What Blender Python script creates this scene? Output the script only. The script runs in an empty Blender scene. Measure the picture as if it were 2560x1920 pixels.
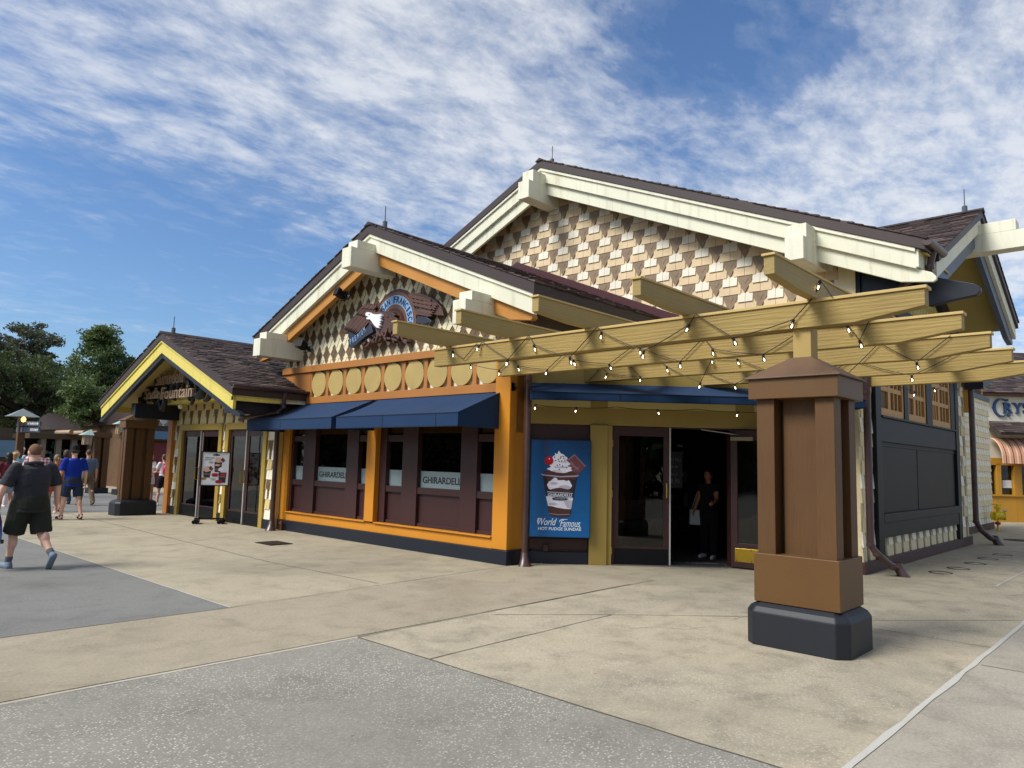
import bpy, bmesh, math, random
import numpy as np
from mathutils import Vector as V, Matrix as M, noise as mnoise
sc = bpy.context.scene
COL = sc.collection
R = random.Random(11)
rad = math.radians

# ------------------------------------------------------------------ helpers
def c(h, k=1.0):
    h = h.lstrip('#')
    o = []
    for i in (0, 2, 4):
        x = int(h[i:i+2], 16) / 255
        o.append((x/12.92 if x <= .04045 else ((x+.055)/1.055)**2.4) * k)
    return tuple(o)

def frame(o, deg):
    return M.Translation(V(o)) @ M.Rotation(rad(deg), 4, 'Z')
I4 = M.Identity(4)

class B:
    """collects shapes in a local frame (x right, y inward, z up) and links them as one mesh object"""
    def __init__(s, m=None):
        s.v, s.f, s.mi, s.m, s.mat = [], [], [], (m or I4), 0
    def add(s, verts, faces, mat=None):
        b = len(s.v); m = s.m
        s.v += [tuple(m @ V(p)) for p in verts]
        s.f += [[i+b for i in f] for f in faces]
        s.mi += [s.mat if mat is None else mat]*len(faces)
        return s
    def box(s, x0, x1, y0, y1, z0, z1, mat=None):
        vs = [(x0,y0,z0),(x1,y0,z0),(x1,y1,z0),(x0,y1,z0),(x0,y0,z1),(x1,y0,z1),(x1,y1,z1),(x0,y1,z1)]
        return s.add(vs, [(0,3,2,1),(4,5,6,7),(0,1,5,4),(1,2,6,5),(2,3,7,6),(3,0,4,7)], mat)
    def prism(s, poly, a0, a1, ax='y', mat=None):
        n = len(poly)
        def p(q, a):
            return (q[0], a, q[1]) if ax == 'y' else (a, q[0], q[1]) if ax == 'x' else (q[0], q[1], a)
        vs = [p(q, a0) for q in poly] + [p(q, a1) for q in poly]
        fs = [tuple(range(n)), tuple(range(2*n-1, n-1, -1))]
        fs += [(i, i+n, (i+1) % n + n, (i+1) % n) for i in range(n)]
        return s.add(vs, fs, mat)
    def tube(s, pts, r, n=10, mat=None, caps=True):
        pts = [V(p) for p in pts]; rs = r if isinstance(r, (list, tuple)) else [r]*len(pts)
        vs, fs = [], []
        up = None
        for i, p in enumerate(pts):
            d = (pts[min(i+1, len(pts)-1)] - pts[max(i-1, 0)]).normalized()
            if up is None:
                up = V((0,0,1)) if abs(d.z) < .9 else V((1,0,0))
            a = d.cross(up).normalized(); up = a.cross(d).normalized()
            for k in range(n):
                t = 2*math.pi*k/n
                vs.append(p + a*(rs[i]*math.cos(t)) + up*(rs[i]*math.sin(t)))
        for i in range(len(pts)-1):
            for k in range(n):
                fs.append((i*n+k, i*n+(k+1) % n, (i+1)*n+(k+1) % n, (i+1)*n+k))
        if caps:
            fs.append(tuple(range(n-1, -1, -1))); fs.append(tuple(range((len(pts)-1)*n, len(pts)*n)))
        return s.add(vs, fs, mat)
    def lathe(s, prof, o=(0,0,0), n=16, mat=None, ax='z'):
        vs, fs = [], []
        for r_, h in prof:
            for k in range(n):
                t = 2*math.pi*k/n; a, b_ = r_*math.cos(t), r_*math.sin(t)
                q = (a, b_, h) if ax == 'z' else (a, h, b_)
                vs.append((q[0]+o[0], q[1]+o[1], q[2]+o[2]))
        for i in range(len(prof)-1):
            for k in range(n):
                fs.append((i*n+k, i*n+(k+1) % n, (i+1)*n+(k+1) % n, (i+1)*n+k))
        fs.append(tuple(range(n-1, -1, -1))); fs.append(tuple(range((len(prof)-1)*n, len(prof)*n)))
        return s.add(vs, fs, mat)
    def disc(s, cx, cz, r, y0, y1, n=28, mat=None, rz=None):
        rz = rz or r
        return s.prism([(cx+r*math.cos(2*math.pi*k/n), cz+rz*math.sin(2*math.pi*k/n)) for k in range(n)], y0, y1, 'y', mat)
    def build(s, name, mats, parent=None, smooth=False, bevel=0, clips=None, recalc=True, jit=0):
        me = bpy.data.meshes.new(name)
        me.from_pydata(s.v, [], s.f)
        if not isinstance(mats, (list, tuple)): mats = [mats]
        for m in mats: me.materials.append(m)
        me.polygons.foreach_set('material_index', s.mi)
        if recalc or clips:
            bm = bmesh.new(); bm.from_mesh(me)
            for co, no in (clips or []):
                bmesh.ops.bisect_plane(bm, geom=bm.verts[:]+bm.edges[:]+bm.faces[:], plane_co=co, plane_no=no, clear_outer=True)
            if recalc: bmesh.ops.recalc_face_normals(bm, faces=bm.faces[:])
            bm.to_mesh(me); bm.free()
        if smooth:
            me.polygons.foreach_set('use_smooth', [True]*len(me.polygons))
        o = bpy.data.objects.new(name, me)
        COL.objects.link(o)
        if bevel:
            md = o.modifiers.new('Bevel', 'BEVEL'); md.width = bevel; md.segments = 2; md.limit_method = 'ANGLE'
            md.harden_normals = False
        if smooth: 
            try: me.set_sharp_from_angle(angle=rad(40))
            except Exception: pass
        setpar(o, parent)
        return o

def setpar(o, parent):
    if parent is None: return
    o.parent = parent
    if parent.get('_loc') is not None:
        o.matrix_parent_inverse = M.Translation(-V(parent['_loc']))

def tag(o, label, cat, group=None, kind=None):
    if label: o['label'] = label
    if cat: o['category'] = cat
    if group: o['group'] = group
    if kind: o['kind'] = kind
    return o
def struct(o):
    o['kind'] = 'structure'; return o

def thing(name, label, cat, loc, group=None):
    o = bpy.data.objects.new(name, None); COL.objects.link(o)
    o.location = loc; o['_loc'] = list(loc); o.empty_display_size = .2
    return tag(o, label, cat, group)

def lthing(name, label, cat, loc, rz=0, group=None):
    """a thing whose parts are modelled in its own local space"""
    o = bpy.data.objects.new(name, None); COL.objects.link(o)
    o.location = loc; o.rotation_euler = (0, 0, rz); o.empty_display_size = .2
    return tag(o, label, cat, group)

def dup_tree(o, parent=None):
    n = o.copy(); COL.objects.link(n)
    if parent is not None:
        n.parent = parent; n.matrix_parent_inverse = o.matrix_parent_inverse.copy()
    for ch in [x for x in o.children]:
        dup_tree(ch, n)
    return n

# ------------------------------------------------------------------ materials
def newmat(name):
    m = bpy.data.materials.new(name); m.use_nodes = True
    nt = m.node_tree; nt.nodes.clear()
    out = nt.nodes.new('ShaderNodeOutputMaterial')
    bs = nt.nodes.new('ShaderNodeBsdfPrincipled')
    nt.links.new(bs.outputs[0], out.inputs[0])
    return m, nt, bs, out
def N(nt, t, **kw):
    n = nt.nodes.new(t)
    for k, v in kw.items():
        if hasattr(n, k): setattr(n, k, v)
        else: n.inputs[k].default_value = v
    return n
def ramp(nt, src, stops):
    r = nt.nodes.new('ShaderNodeValToRGB')
    el = r.color_ramp.elements
    el.remove(el[1])
    for i, (p, col) in enumerate(stops):
        e = el[0] if i == 0 else el.new(p)
        e.position = p; e.color = (*col[:3], 1) if hasattr(col, '__len__') else (col, col, col, 1)
    nt.links.new(src, r.inputs[0]); return r
def mixc(nt, a, b, fac, mode='MIX'):
    n = nt.nodes.new('ShaderNodeMix'); n.data_type = 'RGBA'; n.blend_type = mode
    for inp, val in ((n.inputs['Factor'], fac), (n.inputs['A'], a), (n.inputs['B'], b)):
        if hasattr(val, 'is_output') or isinstance(val, bpy.types.NodeSocket): nt.links.new(val, inp)
        elif hasattr(val, '__len__'): inp.default_value = (*val[:3], 1)
        else: inp.default_value = val
    return n.outputs['Result']
def coords(nt, scale=(1,1,1)):
    tc = nt.nodes.new('ShaderNodeTexCoord'); mp = nt.nodes.new('ShaderNodeMapping')
    mp.inputs['Scale'].default_value = scale
    nt.links.new(tc.outputs['Object'], mp.inputs[0]); return mp.outputs[0]
def noise(nt, vec, scale, detail=4, rough=.55, dist=0):
    n = nt.nodes.new('ShaderNodeTexNoise'); nt.links.new(vec, n.inputs['Vector'])
    n.inputs['Scale'].default_value = scale; n.inputs['Detail'].default_value = detail
    n.inputs['Roughness'].default_value = rough; n.inputs['Distortion'].default_value = dist
    return n.outputs['Fac']
def bump(nt, bs, h, strength, dist=.01, prev=None):
    b = nt.nodes.new('ShaderNodeBump'); b.inputs['Strength'].default_value = strength
    b.inputs['Distance'].default_value = dist; nt.links.new(h, b.inputs['Height'])
    if prev is not None: nt.links.new(prev, b.inputs['Normal'])
    nt.links.new(b.outputs[0], bs.inputs['Normal']); return b.outputs[0]

MATS = {}
def paint(name, col, rough=.55, var=.10, scale=1.3, grain=(1,1,1), gstr=.12, gscale=40, spec=.4, dirt=.0):
    if name in MATS: return MATS[name]
    m, nt, bs, out = newmat(name)
    v = coords(nt)
    n1 = noise(nt, v, scale, 5)
    lo = tuple(x*(1-var) for x in col); hi = tuple(min(1, x*(1+var)) for x in col)
    r1 = ramp(nt, n1, [(.3, lo), (.7, hi)])
    res = r1.outputs[0]
    if dirt:
        vs = coords(nt, (3.0, 3.0, .35))
        n2 = noise(nt, vs, 2.2, 6, .65)
        r2 = ramp(nt, n2, [(.52, 0.0), (.78, 1.0)])
        res = mixc(nt, res, tuple(x*(1-dirt) for x in (col[0]*.8, col[1]*.75, col[2]*.68)), r2.outputs[0])
    nt.links.new(res, bs.inputs['Base Color'])
    bs.inputs['Roughness'].default_value = rough
    bs.inputs['Specular IOR Level'].default_value = spec
    if gstr:
        vg = coords(nt, grain)
        n3 = noise(nt, vg, gscale, 4, .6, .3)
        bump(nt, bs, n3, gstr, .01)
    MATS[name] = m; return m

def timber(name, col, axis, gstr=.55, rough=.6, var=.12):
    """rough sawn painted timber with grain running along an axis"""
    if name in MATS: return MATS[name]
    m, nt, bs, out = newmat(name)
    sc_ = {'x': (.55, 9, 9), 'y': (9, .55, 9), 'z': (9, 9, .55)}[axis]
    v = coords(nt, sc_)
    n1 = noise(nt, v, 3.0, 7, .62, 1.3)
    n0 = noise(nt, coords(nt), .8, 4)
    mul = nt.nodes.new('ShaderNodeMath'); mul.operation = 'MULTIPLY'
    r1 = ramp(nt, n1, [(.25, tuple(x*(1-var) for x in col)), (.5, col), (.8, tuple(x*(1+var*.5) for x in col))])
    r0 = ramp(nt, n0, [(.3, (.86,.86,.86)), (.7, (1.08,1.08,1.08))])
    nt.links.new(mixc(nt, r1.outputs[0], r0.outputs[0], 1.0, 'MULTIPLY'), bs.inputs['Base Color'])
    w = nt.nodes.new('ShaderNodeTexWave'); w.wave_type = 'RINGS' if False else 'BANDS'
    w.bands_direction = 'Z' if axis != 'z' else 'X'
    nt.links.new(coords(nt, {'x': (.12,1,1), 'y': (1,.12,1), 'z': (1,1,.12)}[axis]), w.inputs['Vector'])
    w.inputs['Scale'].default_value = 7; w.inputs['Distortion'].default_value = 9
    w.inputs['Detail'].default_value = 3; w.inputs['Detail Scale'].default_value = 1.4
    add = nt.nodes.new('ShaderNodeMath'); add.operation = 'MULTIPLY_ADD'
    nt.links.new(w.outputs['Fac'], add.inputs[0]); add.inputs[1].default_value = .28; nt.links.new(n1, add.inputs[2])
    bump(nt, bs, add.outputs[0], gstr, .012)
    bs.inputs['Roughness'].default_value = rough; bs.inputs['Specular IOR Level'].default_value = .3
    MATS[name] = m; return m

def fabric(name, col, rough=.85, var=.06):
    if name in MATS: return MATS[name]
    m, nt, bs, out = newmat(name)
    n1 = noise(nt, coords(nt), 1.1, 4)
    r1 = ramp(nt, n1, [(.3, tuple(x*(1-var) for x in col)), (.7, tuple(x*(1+var) for x in col))])
    nt.links.new(r1.outputs[0], bs.inputs['Base Color'])
    bs.inputs['Roughness'].default_value = rough
    bs.inputs['Sheen Weight'].default_value = .06; bs.inputs['Specular IOR Level'].default_value = .2; bs.inputs['Sheen Roughness'].default_value = .5
    n2 = noise(nt, coords(nt), 180, 2)
    n3 = noise(nt, coords(nt), 2.2, 3)
    p = bump(nt, bs, n3, .25, .04)
    bump(nt, bs, n2, .08, .004, p)
    MATS[name] = m; return m

def flat(name, col, rough=.6, metal=0, emit=0, spec=.4):
    if name in MATS: return MATS[name]
    m, nt, bs, out = newmat(name)
    n1 = noise(nt, coords(nt), 6, 3)
    r1 = ramp(nt, n1, [(.3, tuple(x*.92 for x in col)), (.7, tuple(min(1, x*1.06) for x in col))])
    nt.links.new(r1.outputs[0], bs.inputs['Base Color'])
    bs.inputs['Roughness'].default_value = rough; bs.inputs['Metallic'].default_value = metal
    bs.inputs['Specular IOR Level'].default_value = spec
    if emit:
        bs.inputs['Emission Color'].default_value = (*col, 1); bs.inputs['Emission Strength'].default_value = emit
    MATS[name] = m; return m

def glass(name, tint=(.42,.46,.44), refl=1.0, rough=.0):
    if name in MATS: return MATS[name]
    m = bpy.data.materials.new(name); m.use_nodes = True; nt = m.node_tree; nt.nodes.clear()
    out = nt.nodes.new('ShaderNodeOutputMaterial'); mx = nt.nodes.new('ShaderNodeMixShader')
    tr = nt.nodes.new('ShaderNodeBsdfTransparent'); tr.inputs[0].default_value = (*tint, 1)
    gl = nt.nodes.new('ShaderNodeBsdfGlossy'); gl.inputs['Roughness'].default_value = rough
    gl.inputs['Color'].default_value = (refl, refl, refl, 1)
    fr = nt.nodes.new('ShaderNodeFresnel'); fr.inputs[0].default_value = 1.5
    n = noise(nt, coords(nt), 1.4, 2)
    bm_ = nt.nodes.new('ShaderNodeBump'); bm_.inputs['Strength'].default_value = .04; bm_.inputs['Distance'].default_value = .05
    nt.links.new(n, bm_.inputs['Height']); nt.links.new(bm_.outputs[0], gl.inputs['Normal'])
    nt.links.new(fr.outputs[0], mx.inputs[0]); nt.links.new(tr.outputs[0], mx.inputs[1]); nt.links.new(gl.outputs[0], mx.inputs[2])
    nt.links.new(mx.outputs[0], out.inputs[0])
    MATS[name] = m; return m

def frosted(name, col, op=.6):
    if name in MATS: return MATS[name]
    m = bpy.data.materials.new(name); m.use_nodes = True; nt = m.node_tree; nt.nodes.clear()
    out = nt.nodes.new('ShaderNodeOutputMaterial'); mx = nt.nodes.new('ShaderNodeMixShader')
    tr = nt.nodes.new('ShaderNodeBsdfTransparent'); bs = nt.nodes.new('ShaderNodeBsdfPrincipled')
    bs.inputs['Base Color'].default_value = (*col, 1); bs.inputs['Roughness'].default_value = .35
    mx.inputs[0].default_value = op
    nt.links.new(tr.outputs[0], mx.inputs[1]); nt.links.new(bs.outputs[0], mx.inputs[2]); nt.links.new(mx.outputs[0], out.inputs[0])
    MATS[name] = m; return m

def pavement(name, col, speck=.5, spscale=95, stain=.18, bumpk=.35, tint2=None):
    m, nt, bs, out = newmat(name)
    v = coords(nt)
    big = noise(nt, v, .35, 6, .6, .6); mid = noise(nt, v, 2.3, 6, .65, .4); fine = noise(nt, v, 38, 5, .7)
    t2 = tint2 or tuple(x*(1-stain*1.4) for x in col)
    r1 = ramp(nt, big, [(.32, t2), (.5, col), (.72, tuple(x*(1+stain*.5) for x in col))])
    r2 = ramp(nt, mid, [(.28, (1-stain*1.5,)*3), (.5, (1,1,1)), (.75, (1+stain*.55,)*3)])
    r3 = ramp(nt, fine, [(.25, (.72,)*3), (.5, (1,1,1)), (.8, (1.22,)*3)])
    a = mixc(nt, r1.outputs[0], r2.outputs[0], 1.0, 'MULTIPLY')
    a = mixc(nt, a, r3.outputs[0], .8, 'MULTIPLY')
    vo = nt.nodes.new('ShaderNodeTexVoronoi'); nt.links.new(v, vo.inputs['Vector']); vo.inputs['Scale'].default_value = spscale
    sepc = nt.nodes.new('ShaderNodeSeparateColor'); nt.links.new(vo.outputs['Color'], sepc.inputs[0])
    rs = ramp(nt, sepc.outputs[0], [(.62, 0.0), (.80, 1.0)])
    rd = ramp(nt, vo.outputs['Distance'], [(.25, 1.0), (.5, 0.0)])
    mm = nt.nodes.new('ShaderNodeMath'); mm.operation = 'MULTIPLY'
    nt.links.new(rs.outputs[0], mm.inputs[0]); nt.links.new(rd.outputs[0], mm.inputs[1])
    patch = ramp(nt, noise(nt, v, .9, 3), [(.35, .25), (.65, 1.0)])
    mm2 = nt.nodes.new('ShaderNodeMath'); mm2.operation = 'MULTIPLY'
    nt.links.new(mm.outputs[0], mm2.inputs[0]); nt.links.new(patch.outputs[0], mm2.inputs[1])
    mm3 = nt.nodes.new('ShaderNodeMath'); mm3.operation = 'MULTIPLY'
    nt.links.new(mm2.outputs[0], mm3.inputs[0]); mm3.inputs[1].default_value = speck
    a = mixc(nt, a, (.72,.68,.6), mm3.outputs[0])
    # dark pits and gum spots
    vp = nt.nodes.new('ShaderNodeTexVoronoi'); nt.links.new(v, vp.inputs['Vector']); vp.inputs['Scale'].default_value = 9
    vp.inputs['Randomness'].default_value = 1
    sp = nt.nodes.new('ShaderNodeSeparateColor'); nt.links.new(vp.outputs['Color'], sp.inputs[0])
    pd = ramp(nt, vp.outputs['Distance'], [(.07, 1.0), (.16, 0.0)])
    ps = ramp(nt, sp.outputs[1], [(.72, 0.0), (.8, 1.0)])
    pm = nt.nodes.new('ShaderNodeMath'); pm.operation = 'MULTIPLY'
    nt.links.new(pd.outputs[0], pm.inputs[0]); nt.links.new(ps.outputs[0], pm.inputs[1])
    pm2 = nt.nodes.new('ShaderNodeMath'); pm2.operation = 'MULTIPLY'; pm2.inputs[1].default_value = .5
    nt.links.new(pm.outputs[0], pm2.inputs[0])
    a = mixc(nt, a, tuple(x*.3 for x in col), pm2.outputs[0])
    nt.links.new(a, bs.inputs['Base Color'])
    bs.inputs['Roughness'].default_value = .82; bs.inputs['Specular IOR Level'].default_value = .25
    p = bump(nt, bs, fine, bumpk, .006)
    MATS[name] = m
    return m

# ------------------------------------------------------------------ lettering
_tc = {}
def glyphs(body, bold=0.0, shear=0.0, spacing=1.0, ext=.5):
    """triangulated outline of a line of text, unit height, as verts (x,z,depth 0..1) and faces"""
    key = (body, bold, shear, spacing)
    if key in _tc: return _tc[key]
    cu = bpy.data.curves.new('lettering', 'FONT'); cu.body = body; cu.size = 1; cu.offset = bold; cu.shear = shear
    cu.space_character = spacing; cu.extrude = ext; cu.resolution_u = 3
    ob = bpy.data.objects.new('lettering', cu); COL.objects.link(ob)
    dg = bpy.context.evaluated_depsgraph_get(); dg.update()
    me = bpy.data.meshes.new_from_object(ob.evaluated_get(dg))
    vs = [(v.co.x, v.co.y, v.co.z) for v in me.vertices]; fs = [tuple(p.vertices) for p in me.polygons]
    bpy.data.objects.remove(ob); bpy.data.meshes.remove(me); bpy.data.curves.remove(cu)
    _tc[key] = (vs, fs); return vs, fs
def put_text(b, body, x, z, w, h, y0, y1, mat=None, bold=0., shear=0., spacing=1., rot=0., origin=None):
    """text fitted to width w and height h, lower-left corner at x, z in the frame's wall plane, from depth y0 to y1"""
    vs, fs = glyphs(body, bold, shear, spacing)
    xs = [v[0] for v in vs]; zs = [v[1] for v in vs]
    x0, x1, z0, z1 = min(xs), max(xs), min(zs), max(zs)
    if w is None: w = h*(x1-x0)/(z1-z0)
    o = []
    ca, sa = math.cos(rot), math.sin(rot)
    for v in vs:
        px = (v[0]-x0)/(x1-x0)*w; pz = (v[1]-z0)/(z1-z0)*h; py = y1 + (y0-y1)*(v[2]+.5)
        o.append((x+px*ca-pz*sa, py, z+px*sa+pz*ca))
    b.add(o, fs, mat)

SKY_STR, SUN_E, SUN_ANG, EXPO = .11, 2.6, 24, .64
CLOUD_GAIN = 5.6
SKY_TINT = (.53, .69, .87)

# ------------------------------------------------------------------ people
class Blob:
    def __init__(s): s.v, s.f = [], []
    def ell(s, ctr, r, n=14, mtx=None):
        b = len(s.v); ctr = V(ctr); rr = r if hasattr(r, '__len__') else (r, r, r); m = n//2
        s.v.append(ctr + (mtx @ V((0,0,-rr[2])) if mtx else V((0,0,-rr[2]))))
        for i in range(1, m):
            ph = -math.pi/2 + math.pi*i/m
            for k in range(n):
                t = 2*math.pi*k/n
                p = V((rr[0]*math.cos(ph)*math.cos(t), rr[1]*math.cos(ph)*math.sin(t), rr[2]*math.sin(ph)))
                s.v.append(ctr + (mtx @ p if mtx else p))
        s.v.append(ctr + (mtx @ V((0,0,rr[2])) if mtx else V((0,0,rr[2]))))
        top = len(s.v)-1
        for k in range(n): s.f.append((b, b+1+(k+1) % n, b+1+k))
        for i in range(m-2):
            for k in range(n):
                a = b+1+i*n
                s.f.append((a+k, a+(k+1) % n, a+n+(k+1) % n, a+n+k))
        a = b+1+(m-2)*n
        for k in range(n): s.f.append((a+k, a+(k+1) % n, top))
        return s
    def cap(s, a, bb, ra, rb, n=12, flat_=(1,1)):
        """tapered capsule"""
        a, bb = V(a), V(bb); d = (bb-a).normalized(); up = V((0,1,0)) if abs(d.y) < .8 else V((1,0,0))
        x = d.cross(up).normalized(); y = x.cross(d).normalized()
        rings = []
        for t in (-1, -.75, -.4): rings.append((a + d*(ra*t), ra*math.sqrt(max(0.02, 1-t*t))))
        rings += [(a, ra), (a.lerp(bb, .5), (ra+rb)/2), (bb, rb)]
        for t in (.4, .75, 1): rings.append((bb + d*(rb*t), rb*math.sqrt(max(0.02, 1-t*t))))
        b0 = len(s.v)
        for p, r_ in rings:
            for k in range(n):
                t = 2*math.pi*k/n
                s.v.append(p + x*(r_*math.cos(t)*flat_[0]) + y*(r_*math.sin(t)*flat_[1]))
        for i in range(len(rings)-1):
            for k in range(n):
                s.f.append((b0+i*n+k, b0+i*n+(k+1) % n, b0+(i+1)*n+(k+1) % n, b0+(i+1)*n+k))
        s.f.append(tuple(b0+k for k in range(n-1, -1, -1))); e = b0+(len(rings)-1)*n
        s.f.append(tuple(e+k for k in range(n)))
        return s
    def loft(s, rings, n=20):
        b0 = len(s.v)
        for ctr, rx, ry in rings:
            for k in range(n):
                t = 2*math.pi*k/n; ct, st = math.cos(t), math.sin(t)
                s.v.append(V(ctr) + V((rx*math.copysign(abs(ct)**.85, ct), ry*math.copysign(abs(st)**.85, st), 0)))
        m = len(rings)
        for i in range(m-1):
            for k in range(n): s.f.append((b0+i*n+k, b0+i*n+(k+1) % n, b0+(i+1)*n+(k+1) % n, b0+(i+1)*n+k))
        s.f.append(tuple(b0+k for k in range(n-1, -1, -1))); e = b0+(m-1)*n; s.f.append(tuple(e+k for k in range(n)))
        return s
    def cone(s, a, bb, ra, rb, n=14):
        a, bb = V(a), V(bb); d = (bb-a).normalized(); up = V((0,1,0)) if abs(d.y) < .8 else V((1,0,0))
        x = d.cross(up).normalized(); y = x.cross(d).normalized(); b0 = len(s.v)
        for q in (0, .5, 1):
            p = a.lerp(bb, q); r_ = ra+(rb-ra)*q
            for k in range(n): t = 2*math.pi*k/n; s.v.append(p + x*(r_*math.cos(t)) + y*(r_*math.sin(t)))
        for i in range(2):
            for k in range(n): s.f.append((b0+i*n+k, b0+i*n+(k+1) % n, b0+(i+1)*n+(k+1) % n, b0+(i+1)*n+k))
        s.f.append(tuple(b0+k for k in range(n-1, -1, -1))); s.f.append(tuple(b0+2*n+k for k in range(n)))
        return s
    def skin(s, name, mat, parent, voxel=.012, smooth=5, cloth=0, cut=None, seed=0):
        me = bpy.data.meshes.new(name); me.from_pydata([tuple(p) for p in s.v], [], s.f)
        bm = bmesh.new(); bm.from_mesh(me); bmesh.ops.recalc_face_normals(bm, faces=bm.faces[:]); bm.to_mesh(me); bm.free()
        ob = bpy.data.objects.new(name, me); COL.objects.link(ob)
        md = ob.modifiers.new('Remesh', 'REMESH'); md.mode = 'VOXEL'; md.voxel_size = voxel
        sm = ob.modifiers.new('Smooth', 'SMOOTH'); sm.factor = .5; sm.iterations = smooth
        dg = bpy.context.evaluated_depsgraph_get(); dg.update()
        m2 = bpy.data.meshes.new_from_object(ob.evaluated_get(dg)); m2.name = name
        bpy.data.objects.remove(ob); bpy.data.meshes.remove(me)
        if cloth:
            nr = [v.normal.copy() for v in m2.vertices]
            for v, n_ in zip(m2.vertices, nr):
                q = v.co*6 + V((seed, 0, 0))
                h = mnoise.noise(V((q.x*1.0, q.y*1.0, q.z*1.6))) + .6*mnoise.noise(V((q.x*2.6, q.y*2.6, q.z*4.5)))
                v.co += n_*(h*cloth)
        if cut:
            bm = bmesh.new(); bm.from_mesh(m2)
            for co, no in cut:
                g = bmesh.ops.bisect_plane(bm, geom=bm.verts[:]+bm.edges[:]+bm.faces[:], plane_co=co, plane_no=no, clear_outer=True)
            bm.to_mesh(m2); bm.free()
        m2.materials.clear()
        m2.materials.append(mat)
        m2.polygons.foreach_set('use_smooth', [True]*len(m2.polygons))
        o = bpy.data.objects.new(name, m2); COL.objects.link(o); o.parent = parent
        return o

SKIN = flat('skin', c('#d19a80', .95), .55)
SKIN2 = flat('skin_tan', c('#b67a5c', .9), .55)
SKIN3 = flat('skin_pale', c('#dcae98', 1), .55)

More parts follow.
